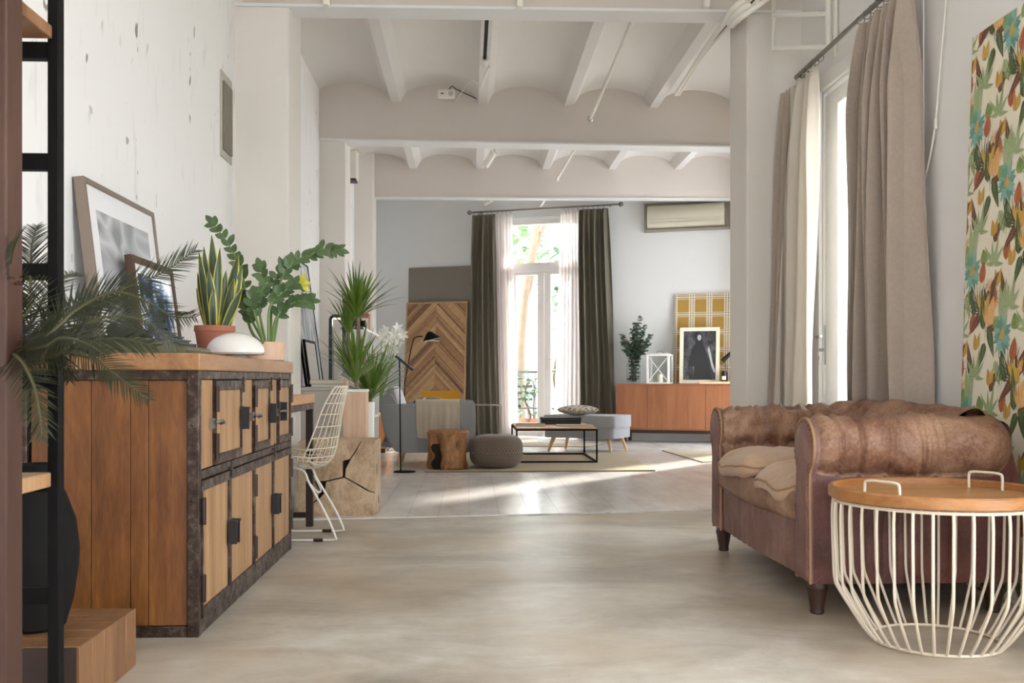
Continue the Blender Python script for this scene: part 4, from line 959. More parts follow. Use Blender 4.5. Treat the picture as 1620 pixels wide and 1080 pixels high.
# cushions
def scush(y0, y1, dz, seed, dx=0):
    cx_, cy_ = (1.195+1.745)/2-OX+dx, (y0+y1)/2; w, d = .56, (y1-y0)
    def fn(u, v):
        a = 2*pi*u; b = pi*(v-.5); g = lambda q, k: math.copysign(abs(q)**k, q)
        x = g(cos(a), .42)*g(cos(b), .42)*w/2; y = g(sin(a), .42)*g(cos(b), .42)*d/2; z = g(sin(b), .8)*.05
        z *= 1.15+.5*noise.noise(V((x*9, y*9, seed))); z += .03*noise.noise(V((x*6, y*6, seed+3)))-.035*max(0, -x/.25)**2+.01
        return V((cx_+x, cy_+y, .455+dz+z))
    o = MB().grid(fn, 64, 26, cu=True).build('seat_cushion', MAT['cushion_tan'], so, angle=180)
    MB().tube([fn(i/64, .56)+V((0, 0, 0)) for i in range(64)], .005, 6, closed=True).build('piping', MAT['piping'], o)
scush(-.545, .0, .0, 3); scush(.005, .54, .015, 11, -.015)
for x, y in ((1.265, -.665), (1.265, .665), (1.92, -.665), (1.92, .665)):
    MB().lathe([(.022, 0), (.026, .006), (.024, .02), (.03, .05), (.036, .085), (.04, .095), (.036, .1), (.036, .118)], 20, c=(x-OX, y, 0)).build('leg', MAT['leg_dark'], so)
# ---- basket side table
tb = thing('basket_table', 'round side table with cream wire basket base and wooden tray top', 'table', (1.515, 3.17, 0))
RT, HR, ZTOP = .335, .455, .50
m = MB().lathe([(.001, .462), (RT-.01, .462), (RT, .468), (RT, .497), (RT-.004, .502), (RT-.014, .502), (RT-.018, .497), (RT-.019, .478), (.001, .478)], 96, caps=False, mi=1)
m.m = [0 if f[0] >= 6*96+0 and i >= 7*96 else 1 for i, f in enumerate(m.f)]
m.build('tray', [MAT['tray_wood'], MAT['tray_rim']], tb, angle=35)
for ang in (211, 31):
    a = R(ang); c_, s_ = cos(a), sin(a); tx, ty = -s_, c_; r = RT-.055
    hw_ = .062 if ang > 99 else .06
    pts = [(r*c_+tx*q, r*s_+ty*q, z) for q, z in ((-hw_, .478), (-hw_, .52), (-hw_+.01, .532), (0, .534), (hw_-.01, .532), (hw_, .52), (hw_, .478))]
    pts = smooth_path(pts, 3); MB().tube(pts, .0048, 8).build('handle', MAT['cream_metal'], tb)
wb = MB(); nW = 36; rB_, rT_ = .20, .318
ring = lambda r, z, n=72: [(r*cos(2*pi*i/n), r*sin(2*pi*i/n), z) for i in range(n)]
for i in range(nW):
    a = 2*pi*(i+.3)/nW; pts = [(rT_, .458), (rT_+.004, .40), (rT_, .26), (rT_-.004, .19), (rT_-.02, .15), (rB_+.035, .05), (rB_, .006)]
    sm = smooth_path([(r*cos(a), r*sin(a), z) for r, z in pts], 4); wb.tube(sm, .0048, 6)
wb.tube(ring(rT_, .455), .0055, 6, closed=True); wb.tube(ring(rB_, .006), .0055, 6, closed=True)
wb.build('wire_basket', MAT['cream_metal'], tb)
# ---- floral panel
Hp = 2.30; xb, xt = 2.062, 2.138; La = sqrt(Hp**2+(xt-xb)**2); ya, yb = 4.14, 2.5
fp = thing('floral_panel', 'tall canvas panel of tropical leaves and flowers leaning behind the sofa arm', 'wall panel', (xb, ya, 0), rot=(0, atan2(xt-xb, Hp), 0))
# local: x out of wall (negative towards room), y from 0 down to yb-ya, z up the panel
Wp = ya-yb
cv = MB().box((-.0, -Wp, 0), (.022, 0, La)); cv.build('canvas', MAT['ivory'], fp)
for nm, c1, c2 in (('fl_teal', '#6ba194', '#95bdae'), ('fl_teal2', '#4c8378', '#78a799'), ('fl_green', '#5f7f3a', '#9db567'), ('fl_dark', '#3a4a30', '#59643c'), ('fl_brown', '#4a3228', '#6b4a38'), ('fl_rust', '#a4522e', '#c47548'), ('fl_yellow', '#c4942f', '#dfba55'), ('fl_orange', '#d9995c', '#ecc694'), ('fl_sage', '#8f9f78', '#b7c29c'), ('fl_mustard', '#b98f35', '#d1af5c')):
    k = NM(nm); k.col(k.mix(k.noise(k.co((1, 1, 1)), 26, 3), srgb(c1), srgb(c2))); k.ro(.55)
FM = ['fl_teal', 'fl_teal2', 'fl_green', 'fl_dark', 'fl_brown', 'fl_rust', 'fl_yellow', 'fl_orange', 'fl_sage', 'fl_mustard', 'ivory']
def clip(poly, ax, lim, sgn):
    out = []
    for i in range(len(poly)):
        p, q = poly[i], poly[(i+1) % len(poly)]; a_, b_ = (p[ax]-lim)*sgn, (q[ax]-lim)*sgn
        if a_ <= 0: out.append(p)
        if a_*b_ < 0: t = a_/(a_-b_); out.append((p[0]+(q[0]-p[0])*t, p[1]+(q[1]-p[1])*t))
    return out
pm = MB(); lay = [0]
def poly(pts, mi):
    for ax, lim, sg in ((0, 0, -1), (0, Wp, 1), (1, 0, -1), (1, La, 1)):
        pts = clip(pts, ax, lim, sg)
        if len(pts) < 3: return
    lay[0] += 1; e = -.0004-.0000005*lay[0]
    pm.add([(e, -s, t) for s, t in pts], [tuple(range(len(pts)))], mi, False)
LS = [.74]
def lf(s, t, ang, L, w, mi, vein=None, bend=.15, tip=.5):
    a = R(ang); L *= LS[0]; w *= LS[0]*1.05; n = 9; up = []; dn = []
    for i in range(n+1):
        q = i/n; ww = w/2*(sin(pi*q**tip))**.9 if 0 < q < 1 else 0; c = bend*L*q*q
        up.append((q*L, c+ww)); dn.append((q*L, c-ww))
    T = lambda p: (s+p[0]*sin(a)+p[1]*cos(a), t+p[0]*cos(a)-p[1]*sin(a))
    poly([T(p) for p in up+dn[::-1][1:-1]], mi)
    if vein is not None:
        vl = [(q/n*L, bend*L*(q/n)**2) for q in range(n)]
        poly([T((x, y+.0014)) for x, y in vl]+[T((x, y-.0014)) for x, y in vl[::-1]], vein)
        for q in range(2, n-1):
            x, y = vl[q]; ww = w/2*(sin(pi*(q/n)**tip))*.8
            for sg in (-1, 1): poly([T((x, y)), T((x+ww*.7, y+sg*ww)), T((x+ww*.7+.002, y+sg*ww))], vein)
def stem(s, t, s2, t2, w=.004, mi=3):
    d = sqrt((s2-s)**2+(t2-t)**2); nx, ny = -(t2-t)/d*w/2, (s2-s)/d*w/2; mx, my = (s+s2)/2+nx*6, (t+t2)/2+ny*6
    poly([(s+nx, t+ny), (mx+nx, my+ny), (s2, t2), (mx-nx, my-ny), (s-nx, t-ny)], mi)
def teal(s, t):
    LS[0] = 1.05
    for a, L in ((-12, .15), (14, .14), (4, .17)): lf(s, t+.05, a, L, .04, 8, 2, .05)
    for k in range(16): a = k*137.5; lf(s+.0*k, t, a, .055+.03*abs(cos(R(a))), .032, k % 2, None, .05)
    for k in range(9): a = k*40+10; lf(s, t+.012, a, .035, .018, (k+1) % 2)
    lf(s, t-.02, 0, .06, .03, 9)
    LS[0] = .74
    for a in (165, 178, 192, 150, 205): stem(s, t-.06, s+.13*sin(R(a)), t-.05+.17*cos(R(a)), .005)
def yellow(s, t):
    for a in range(-75, 80, 13): stem(s, t-.05, s+.15*sin(R(a)), t-.05+.15*cos(R(a)), .006, 3 if a % 2 else 4)
    lf(s+.02, t-.02, 32, .22, .06, 4, 5, .06); lf(s-.01, t-.04, 222, .19, .055, 4, 5, .1); lf(s, t-.05, -60, .12, .03, 3)
    lf(s, t-.07, 0, .15, .085, 9); 
    for k in range(11): a = (k-5)*7; lf(s+(k-5)*.006, t-.055+.006*abs(k-5), a*.7, .11-.004*abs(k-5), .016, 6 if k % 2 else 9, None, .0)
    lf(s+.02, t+.0, -25, .08, .03, 4)
def orange(s, t):
    lf(s-.045, t-.07, -4, .23, .06, 3, 2, -.05); lf(s+.03, t-.06, 60, .10, .075, 2, 8, .05); lf(s, t-.07, 165, .17, .06, 3, 2, -.1)
    lf(s, t-.06, 6, .17, .09, 7)
    for k in range(12): lf(s+(k-6)*.005+.006, t-.05+.004*k, (k-6)*6+5, .11, .012, 6 if k % 3 == 0 else 7)
    for k in range(5): stem(s, t+.08, s+(k-2)*.018, t+.14+.01*(k % 2), .004, 7)
def rust(s, t): lf(s, t, 8, .13, .065, 5, 4, .03, .7)
def must(s, t): lf(s, t, -8, .10, .05, 9, 5, -.05); lf(s+.01, t+.01, 8, .09, .04, 9)
def gleaf(s, t): lf(s, t, -12, .09, .075, 2, 3, 0, .6)
def sagep(s, t):
    for a, L in ((-55, .14), (-20, .12), (25, .17), (60, .12), (110, .10), (-100, .08)): lf(s, t, a, L, .03, 8, 2, .2 if a < 0 else -.2)
PS, PT = .50, .60
for i in range(-1, 5):
    for j in range(-1, 6):
        for ds, dt in ((0, 0), (PS/2, -PT*.46)):
            s, t = .06+i*PS+ds, .10+j*PT+dt
            for f, a, b in ((lambda s_, t_: lf(s_, t_, 25, .16, .05, 4, 5, .1), .17, .1), (lambda s_, t_: lf(s_, t_, -35, .16, .05, 3, 2, .1), .04, -.18), (lambda s_, t_: lf(s_, t_, 150, .15, .05, 8, 2, .1), -.05, -.1), (lambda s_, t_: lf(s_, t_, 70, .14, .045, 4, 5, .1), -.12, .02), (must, .2, -.08), (sagep, -.20, -.16), (gleaf, .24, .14), (rust, .26, .02), (lambda s_, t_: lf(s_, t_, -20, .2, .06, 4, 5, .08), .27, -.16), (lambda s_, t_: lf(s_, t_, 200, .17, .055, 3, 2, .1), .12, .3), (sagep, .17, .02), (gleaf, .10, .02), (must, -.085, -.2), (rust, .175, -.17), (rust, -.17, .22), (yellow, .10, -.13), (orange, -.10, .10), (teal, 0, 0), (must, .05, .27), (gleaf, .2, -.26)):
                f(s+a, t+b)
                if f in (yellow, orange): stem(s+a, t+b-.05, s+a+.02, t+b-.17)
pm.build('printed_pattern', [MAT[q] for q in FM], fp, angle=0)
# ================================================================= lounge at the far end
TF = .0075                                             # top of the tiled floor
def cyl(c, r, z0, z1, n=20): return MB().lathe([(r, z0), (r, z1)], n, c=c)
# ---- rugs
def rug(name, label, pts, mat, h=.012, edge='rug_edge'):
    cx_ = sum(p[0] for p in pts)/len(pts); cy_ = sum(p[1] for p in pts)/len(pts)
    t = thing(name, label, 'rug', (cx_, cy_, TF))
    MB().prism([(x-cx_, y-cy_) for x, y in pts], 0.0002, h, 'z').build('pile', MAT[mat], t, bevel=.003)
    path = [V((x-cx_, y-cy_, h*.5)) for x, y in pts]; ed = []
    for i in range(len(path)): a_, b_ = path[i], path[(i+1) % len(path)]; ed += [a_.lerp(b_, k/12) for k in range(12)]
    MB().tube(ed, h*.5-.0003, 6, closed=True).build('edge', MAT[edge], t)
    return t
q = [FL(673, 748.5), FL(1036, 746.5)]
rug('jute_rug', 'large woven jute rug under the black coffee table', [(q[0].x, q[0].y), (q[1].x, q[1].y), (1.76, 11.35), (-.36, 11.4)], 'jute')
rug('jute_rug', 'pale rug corner showing between ottoman legs and the walnut sideboard', [tuple(FL(1048, 714))[:2], tuple(FL(1112, 733))[:2], (3.3, 10.55), (3.2, 11.7)], 'jute', .01)
rug('flat_rug', 'thin bleached rug lying in front of the french door', [(.45, 12.5), (1.5, 12.35), (1.75, 12.95), (.65, 13.15)], 'wicker_l', .008)
# ---- coffee table
ct_ = thing('coffee_table', 'low black steel frame coffee table with pale wooden top on the jute rug', 'table', (.875, 10.44, TF+.0125))
hx, hy_, H = .40, .54, .335; b = .008
m = MB()
for x in (-hx, hx):
    for y in (-hy_, hy_): m.box((x-b, y-b, 0), (x+b, y+b, H))
for z in (b, H-b):
    for y in (-hy_, hy_): m.box((-hx+b, y-b, z-b), (hx-b, y+b, z+b))
    for x in (-hx, hx): m.box((x-b, -hy_+b, z-b), (x+b, hy_-b, z+b))
m.build('frame', MAT['black_metal'], ct_)
MB().box((-hx, -hy_, H+.0005), (hx, hy_, H+.014)).build('tabletop', MAT['desk_wood'], ct_, bevel=.002)
zt_ = TF+.0125+H+.0145
def cbook(px0, px1, Y, z, sz, mc, label, d=.22, pages=True):
    a_, b_ = P(px0, 670, Y), P(px1, 670, Y)
    return book('magazine' if sz < .02 else 'book', ((a_.x+b_.x)/2, Y, z), 0, b_.x-a_.x, d, sz, mc, label)
cbook(817, 862, 10.3, zt_, .024, 'grey_panel', 'grey magazine stack at the window side of the coffee table')
cbook(880, 937, 10.25, zt_, .014, 'book_grey', 'flat pale magazine on the coffee table beside the black box')
t = thing('black_box', 'long flat black box lying at the back of the coffee table', 'box', (.985, 10.72, zt_))
MB().box((-.21, -.11, 0), (.21, .11, .035)).build('base', MAT['black'], t, bevel=.003); MB().box((-.215, -.115, .0355), (.215, .115, .075)).build('lid', MAT['black'], t, bevel=.004)
# ---- knitted pouf
po = thing('knitted_pouf', 'round taupe knitted pouf beside the tree stump stool', 'pouf', (.258, 9.43, TF+.0125))
def pf_(u, v):
    a = 2*pi*u; t_ = pi*(v-.5); r = .248*cos(t_)**.42 if cos(t_) > 0 else 0; z = .155+.155*math.copysign(abs(sin(t_))**.72, sin(t_))
    k = 1+.038*(.5+.5*sin(44*a+ (pi if int(v*34) % 2 else 0)))*sin(pi*v)*abs(sin(34*pi*v))
    return V((r*k*cos(a), r*k*sin(a), z))
MB().grid(pf_, 352, 136, cu=True).build('knitted_cover', MAT['pouf_knit'], po, angle=180)
MB().lathe([(.001, .314), (.022, .314), (.022, .309)], 16, caps=False).build('gather_button', MAT['pouf_knit'], po)
# ---- stump
su_ = thing('stump_stool', 'knotty reddish tree stump stool at the armchair corner', 'stool', (-.19, 9.31, TF+.0125))
def stf(u, v):
    a = 2*pi*u; z = .362*v
    r = .192*(1+.17*noise.noise(V((cos(a)*1.3, sin(a)*1.3, z*3)))+.09*noise.noise(V((cos(a)*3.2, sin(a)*3.2, z*8))))
    r *= (1-.06*sin(pi*v))
    c = ((a-R(232)+pi) % (2*pi))-pi; r -= .07*exp(-(c/.22)**2)*(1-.6*v)
    c = ((a-R(300)+pi) % (2*pi))-pi; r -= .03*exp(-(c/.12)**2-((v-.62)/.13)**2)
    if v > .93: r *= 1-.12*((v-.93)/.07)**2
    if v < .06: r *= 1-.05*(1-v/.06)
    return V((r*cos(a), r*sin(a), z))
m = MB().grid(stf, 180, 90, lambda u, v: 1 if (abs(u-.645+.012*sin(v*14)) < .042*(1-v*.6)+.006 and v < .66) else 0, cu=True)
top = [stf(i/180, 1) for i in range(180)]; m.add(top, [tuple(range(180))]); m.build('log', [MAT['stump_wood'], MAT['root_hole']], su_)
# ---- tablet stand
p = FL(640, 746.5, TF); o = V((p.x, p.y, TF))
ms = thing('reading_stand', 'thin black floor stand with a tilted plate before the grey armchair', 'stand', o)
MB().lathe([(.10, 0), (.10, .006), (.095, .009), (.001, .009)], 36).build('base', MAT['black_metal'], ms)
tp = P(632, 570, p.y)-o; MB().tube([(-.035, 0, .008), tp], .006, 8).build('pole', MAT['black_metal'], ms)
c0, c1 = P(628, 562, p.y)-o, P(655, 584, p.y)-o
ax = (c1-c0); n_ = V((-ax.z, 0, ax.x)).normalized()
MB().add([c0+V((0, -.11, 0)), c1+V((0, -.11, 0)), c1+V((0, .11, 0)), c0+V((0, .11, 0)), c0+V((0, -.11, 0))-n_*.02, c1+V((0, -.11, 0))-n_*.02, c1+V((0, .11, 0))-n_*.02, c0+V((0, .11, 0))-n_*.02], [(0, 1, 2, 3), (7, 6, 5, 4), (0, 4, 5, 1), (1, 5, 6, 2), (2, 6, 7, 3), (3, 7, 4, 0)]).build('plate', MAT['black'], ms, bevel=.003, angle=20)
# ---- grey armchair, facing right
ac_ = thing('armchair', 'grey fabric lounge armchair on tapered oak legs with a throw over its arm', 'armchair', (-.39, 9.97, TF))
AO = V(ac_.location)
def side_poly():
    pts = []
    for x, y in ((600, 646), (601, 642), (606, 640.5), (650, 638), (700, 636), (742, 635), (749, 636.5), (752, 642), (753, 665), (752, 700), (748, 712), (738, 716), (680, 716), (636, 716.5), (626, 714), (618, 705), (608, 682)):
        q = P(x, y, 9.56)-AO; pts.append((q.x, q.z))
    return pts
sp2 = side_poly()[::-1]
for y0 in (-.41, .33):
    MB().prism(sp2, y0, y0+.085, 'y').build('arm', MAT['grey_fab'], ac_, bevel=.022, seg=3)
m = MB().prism([(-.46, .16+.03), (.36, .16), (.42, .2), (.42, .30), (-.42, .30)], -.322, .328, 'y'); m.build('seat_frame', MAT['grey_fab'], ac_, bevel=.015)
bb = [(-.42, .30), (-.24, .34), (-.30, .60), (-.36, .70), (-.42, .71), (-.455, .66), (-.48, .58)]
MB().prism(bb, -.322, .328, 'y').build('backrest', MAT['grey_fab'], ac_, bevel=.025, seg=3)
pillow(MB(), (.10, 0, .375), (.70, .62, .16), 6).build('seat_cushion', MAT['grey_fab_light'], ac_, angle=180)
for x, y, dx in ((-.26, -.30, -.035), (.30, -.30, .05), (-.26, .30, -.035), (.30, .30, .05)):
    MB().tube([(x, y, .165), (x+dx, y*1.06, .0)], [.026, .014], 12).build('leg', MAT['oak'], ac_)
pc_ = P(631, 640, 9.8)
t = thing('back_cushion', 'plump grey cushion with white face leaning in the armchair corner', 'cushion', (pc_.x, 9.95, TF+.475), rot=(0, -.30, 0))
pillow(MB(), (0, 0, .155), (.13, .46, .31), 3.2).build('cover', MAT['grey_fab'], t, angle=180)
pillow(MB(), (.03, 0, .155), (.13, .44, .29), 3.2).build('front_face', MAT['white_fab'], t, angle=180)
t = thing('striped_cushion', 'dark blue cushion with white stripes lying behind the armchair throw', 'cushion', (-.40, 10.12, TF+.47), rot=(.0, .0, 0))
pl_ = pillow(MB(), (0, 0, .095), (.36, .30, .19), 3); pl_.m = [1 if (i//16) % 8 in (6,) else 0 for i in range(len(pl_.f))]
pl_.build('cover', [MAT['blue_fab'], MAT['white_fab']], t, angle=180)
# throw draped over the near arm
a0_, a1_ = P(657, 660, 9.54).x-AO.x, P(727, 660, 9.54).x-AO.x
tr = thing('throw_blanket', 'beige woven throw draped over the arm of the grey armchair', 'blanket', AO+V((0, 0, 0)))
armz = .633
def thr(u, v):
    w = a1_-a0_; L = v*.60; x = a0_+w*u
    yf = -.41-.007; yb_ = -.325+.007
    if L < .14: p = V((x, yb_+.003, armz-.14+L))
    elif L < .14+.115: t_ = (L-.14)/.115; p = V((x, yb_-(yb_-yf)*t_, armz+.004+.012*sin(pi*t_)))
    else: p = V((x, yf-.004, armz-(L-.255)))
    dn = max(0, L-.255)
    p.y -= (.010+.010*sin(u*17+1.5+dn*3)+.006*sin(u*39))*min(1, dn*8)
    p.z -= .018*sin(u*2.2)*(v > .9)*(1-u)*2 if v > .9 else 0
    p.x += .05*(dn)*(1-u)+.004*sin(dn*20)
    return p
MB().grid(thr, 60, 60).build('cloth', MAT['throw'], tr, solid=.008, angle=180)
e = [thr(i/20, 1)+V((0, -.004, .004)) for i in range(21)]; MB().tube(e, .011, 8).build('hem', MAT['throw'], tr)
# ---- yellow chair beyond
yc = thing('yellow_chair', 'mustard yellow upholstered chair behind the grey armchair', 'chair', (-.33, 11.6, TF))
w_ = (P(726, 620, 11.5).x-P(665, 620, 11.5).x)/2; z_ = P(700, 618, 11.5).z-TF
MB().prism(rpoly(-w_, .40, w_, z_, .03), -.12, -.05, 'y').build('backrest', MAT['yellow_fab'], yc, bevel=.02, seg=3)
MB().prism(rpoly(-w_, .34, w_, .43, .03), -.05, .42, 'y').build('seat', MAT['yellow_fab'], yc, bevel=.02, seg=3)
for x in (-w_+.04, w_-.04):
    for y in (-.06, .37): MB().tube([(x, y, .34), (x*1.05, y, 0)], [.018, .011], 10).build('leg', MAT['oak'], yc)
# ---- floor lamp with black reflector
fl = thing('floor_lamp', 'black jointed floor lamp with a white lined shade before the chevron panel', 'floor lamp', (-.80, 12.4, TF)); FO = V(fl.location)
MB().lathe([(.13, 0), (.13, .012), (.12, .018), (.001, .018)], 32).build('base', MAT['black_metal'], fl)
Yl = 12.4; pa = [V((0, 0, .015)), P(640, 606, Yl)-FO, P(651.5, 545, Yl)-FO, P(655, 535, Yl)-FO, P(661, 532, Yl)-FO, P(669, 532, Yl)-FO]
MB().tube([pa[0], pa[1], pa[2], pa[3], pa[4], pa[5]], .007, 8).build('arm', MAT['black_metal'], fl)
sc = P(681, 533, Yl)-FO
def shd(u, v, off=0):
    a = 2*pi*u; r = (.012+.10*v**.75)-off; return sc+V((r*cos(a)*1.0+.02-.03*(1-v), r*sin(a)*.7, .07-.10*v+.028*cos(a)*v+off*-.5))
ax_ = MX.Rotation(-.12, 3, 'Y')
MB().grid(lambda u, v: shd(u, v), 32, 8, cu=True).build('shade', MAT['black_metal'], fl, solid=.002, angle=180)
MB().grid(lambda u, v: shd(u, v, .006)+V((0, 0, -.002)), 32, 8, cu=True).build('shade_lining', MAT['white_gloss'], fl, angle=180)
MB().lathe([(.001, -.052), (.095, -.05), (.1, -.046)], 28, c=(sc.x+.02, sc.y, sc.z-.0), caps=False).build('diffuser', MAT['white_gloss'], fl)
# ---- slim side table
st_ = thing('side_table', 'slim round side table on one thin leg before the dark curtain', 'table', (.135, 11.2, TF))
zz = P(770, 640, 11.2).z-TF
MB().lathe([(.22, zz-.008), (.226, zz-.004), (.226, zz+.004), (.21, zz+.004), (.21, zz), (.001, zz)], 40, caps=False).lathe([(.001, zz-.008), (.22, zz-.008)], 40, caps=False).build('tray_top', MAT['rod_metal'], st_)
MB().tube([(.222, 0, zz-.006), (.222, 0, .006)], .005, 8).build('leg', MAT['rod_metal'], st_)
MB().tube([(.2*cos(i*pi/16)+.022, .2*sin(i*pi/16), .006) for i in range(32)], .006, 6, closed=True).build('base_ring', MAT['rod_metal'], st_)
# ---- ottoman with patterned cushion
N_ = V((1.63, 11.2, TF)); ang = R(-28)                  # nearest corner
ot = thing('ottoman', 'light grey upholstered ottoman on splayed oak legs by the window', 'ottoman', (N_.x, N_.y, TF), ang)
Lx, Ly = -.86, .62
MB().prism(rpoly(Lx, .0, 0, Ly, .05), .165, .285, 'z').build('base', MAT['grey_fab_light'], ot, bevel=.012)
MB().prism(rpoly(Lx-.015, -.015, .015, Ly+.015, .07), .287, .425, 'z').build('cushion_top', MAT['grey_fab_light'], ot, bevel=.045, seg=4)
for x, dx in ((Lx+.09, -.05), (-.09, .05)):
    for y, dy in ((.09, -.05), (Ly-.09, .05)): MB().tube([(x, y, .166), (x+dx, y+dy, 0)], [.026, .014], 12).build('leg', MAT['oak'], ot)
q = P(915, 655, 11.5)
k = NM('speckle'); co = k.co(); k.col(k.ramp(k.noise(co, 42, 3, .7), [(.42, srgb('#6a5f55')), (.5, srgb('#b7ab9b')), (.6, srgb('#ddd5c6'))])); k.ro(.9)
cu_ = thing('scatter_cushion', 'speckled brown and cream cushion lying on the grey ottoman', 'cushion', (q.x, 11.55, TF+.427), .2)
def cf(u, v):
    x, y = 2*u-1, 2*v-1; return x, y
mb = MB()
for sgn in (1, -1):
    mb.grid(lambda u, v: V(((2*u-1)*.21*(1-.10*(1-abs(2*v-1))**2*0), (2*v-1)*.19, .06+sgn*(.058*((1-(2*u-1)**2)*(1-(2*v-1)**2))**.42))), 20, 20, flip=sgn > 0)
mb.build('cover', MAT['speckle'], cu_, angle=180)
# ---- leaning boards at the end wall
def lean(name, label, cat, pxl, pxr, ytop, off_b, off_t, base_z=TF):
    sl, _ = FW(pxl, ytop, off_t); sr, h = FW(pxr, ytop, off_t); h = FW((pxl+pxr)/2, ytop, off_t)[1]
    H = sqrt((h-base_z)**2+(off_b-off_t)**2); a = atan2(off_b-off_t, h-base_z)
    t = thing(name, label, cat, FWP((sl+sr)/2, off_b, base_z)); t.rotation_euler = (MX.Rotation(FWA, 3, 'Z') @ MX.Rotation(-a, 3, 'X')).to_euler()
    return t, (sr-sl), H
gp, W, H = lean('grey_board', 'large plain grey canvas board leaning behind the chevron panel', 'board', 647, 751, 422, .09, .02)
MB().box((-W/2, -.012, 0), (W/2, .012, H)).build('canvas', MAT['grey_panel'], gp, bevel=.002)
cp, W, H = lean('chevron_panel', 'wooden chevron patterned panel in a thin frame leaning on the grey board', 'panel', 644, 740.5, 478, .26, .10)
t_ = .02
MB().box((-W/2, -.025, 0), (-W/2+t_, .012, H)).box((W/2-t_, -.025, 0), (W/2, .012, H)).box((-W/2+t_, -.025, 0), (W/2-t_, .012, t_)).box((-W/2+t_, -.025, H-t_), (W/2-t_, .012, H)).build('frame', MAT['chev1'], cp, bevel=.002)
def clipz(poly, lim, sgn, ax):
    out = []
    for i in range(len(poly)):
        p, q = poly[i], poly[(i+1) % len(poly)]; a_, b_ = (p[ax]-lim)*sgn, (q[ax]-lim)*sgn
        if a_ <= 0: out.append(p)
        if a_*b_ < 0: t = a_/(a_-b_); out.append((p[0]+(q[0]-p[0])*t, p[1]+(q[1]-p[1])*t))
    return out
pk = MB(); hwid = W/2-t_; pitch = .088; sl_ = 1.0; kk = 0; zc_ = -1.0
MB().box((-hwid, .0, t_), (hwid, .01, H-t_)).build('backing', MAT['chev3'], cp)
random.seed(21)
while zc_ < H+hwid*1.1:
    wd_ = pitch*random.choice([.45, .6, .8, 1.0, 1.15])
    for sgn in (-1, 1):
        # plank runs from the centre line down and outwards
        off = wd_*.5 if sgn > 0 else 0
        pts = [(0, zc_+off), (sgn*hwid, zc_+off-hwid*sl_), (sgn*hwid, zc_+off-hwid*sl_+wd_-.002), (0, zc_+off+wd_-.002)]
        for lim, s2 in ((t_, -1), (H-t_, 1)):
            pts = clipz(pts, lim, s2, 1)
            if len(pts) < 3: break
        if len(pts) >= 3:
            if sgn > 0: pts = pts[::-1]
            pk.prism(pts, -.014-random.uniform(0, .006), -.0005, 'y', random.choice([0, 0, 1, 1, 2, 2, 3]))
    zc_ += wd_
for i_ in range(4):
    cs = (['#7d5a3c', '#9b7350', '#a98261'], ['#a07d58', '#b9966d', '#c8a67e'], ['#8b6748', '#a9835d', '#b58f69'], ['#5f4330', '#7c5a40', '#8a664a'])[i_]
pk.build('chevron_planks', [MAT['chev%d' % i] for i in range(4)], cp, angle=0)
random.seed(9)
# ---- curtains of the french door
z_rod = (FW(745, 337, .14)[1]+FW(980, 322, .14)[1])/2; sl_r, sr_r = FW(745, 337, .14)[0], FW(980, 322, .14)[0]
rd2 = thing('curtain_rod', 'long brushed metal curtain rod with ball finials above the french door', 'curtain rod', FWP(0, .14, z_rod), FWA)
MB().tube([(sl_r, 0, 0), (sr_r, 0, 0)], .012, 10).build('rod', MAT['rod_metal'], rd2)
for s in (sl_r-.02, sr_r+.02): MB().ball((s, 0, 0), .035, 12, 8).build('finial', MAT['rod_metal'], rd2)
for s in (sl_r+.12, sr_r-.15): MB().tube([(s, .0, 0), (s, .139, 0)], .008, 8).build('bracket', MAT['rod_metal'], rd2)
ring_row(rd2, [(FW(x, 400, .14)[0], 0, -.014) for x in (750, 757, 764, 771, 778, 787, 794, 801, 808, 892, 899, 906, 914, 922, 930, 938, 946, 955)], r=.026, ax='x', n=10)
def fcurt(label, t0, t1, b0, b1, nf, amp, mat, ph, off=.14, zb=.03):
    A = FWP(FW(t0, 400, off)[0], off, z_rod-.045); B_ = FWP(FW(t1, 400, off)[0], off, z_rod-.045)
    D = FWP(FW(b0, 690, off)[0], off, zb); E_ = FWP(FW(b1, 690, off)[0], off, zb)
    return curtain('curtain', label, A, B_, D, E_, FWN, nf, amp, mat, ph, .35, thick=.004)
fcurt('heavy dark olive curtain at the chevron panel side of the french door', 747, 784, 745, 791, 4.5, .045, 'dark_curtain', .2, .15)
fcurt('heavy dark olive curtain at the sideboard side of the french door', 917, 961, 917, 975, 5.5, .05, 'dark_curtain', 1.3, .15)
fcurt('sheer white curtain hanging next to the chevron side dark curtain', 780, 811, 786, 819, 6, .028, 'sheer_far', .8, .12)
fcurt('sheer white curtain hanging next to the sideboard side dark curtain', 888, 918, 876, 918, 6, .03, 'sheer_far', 2.1, .12)
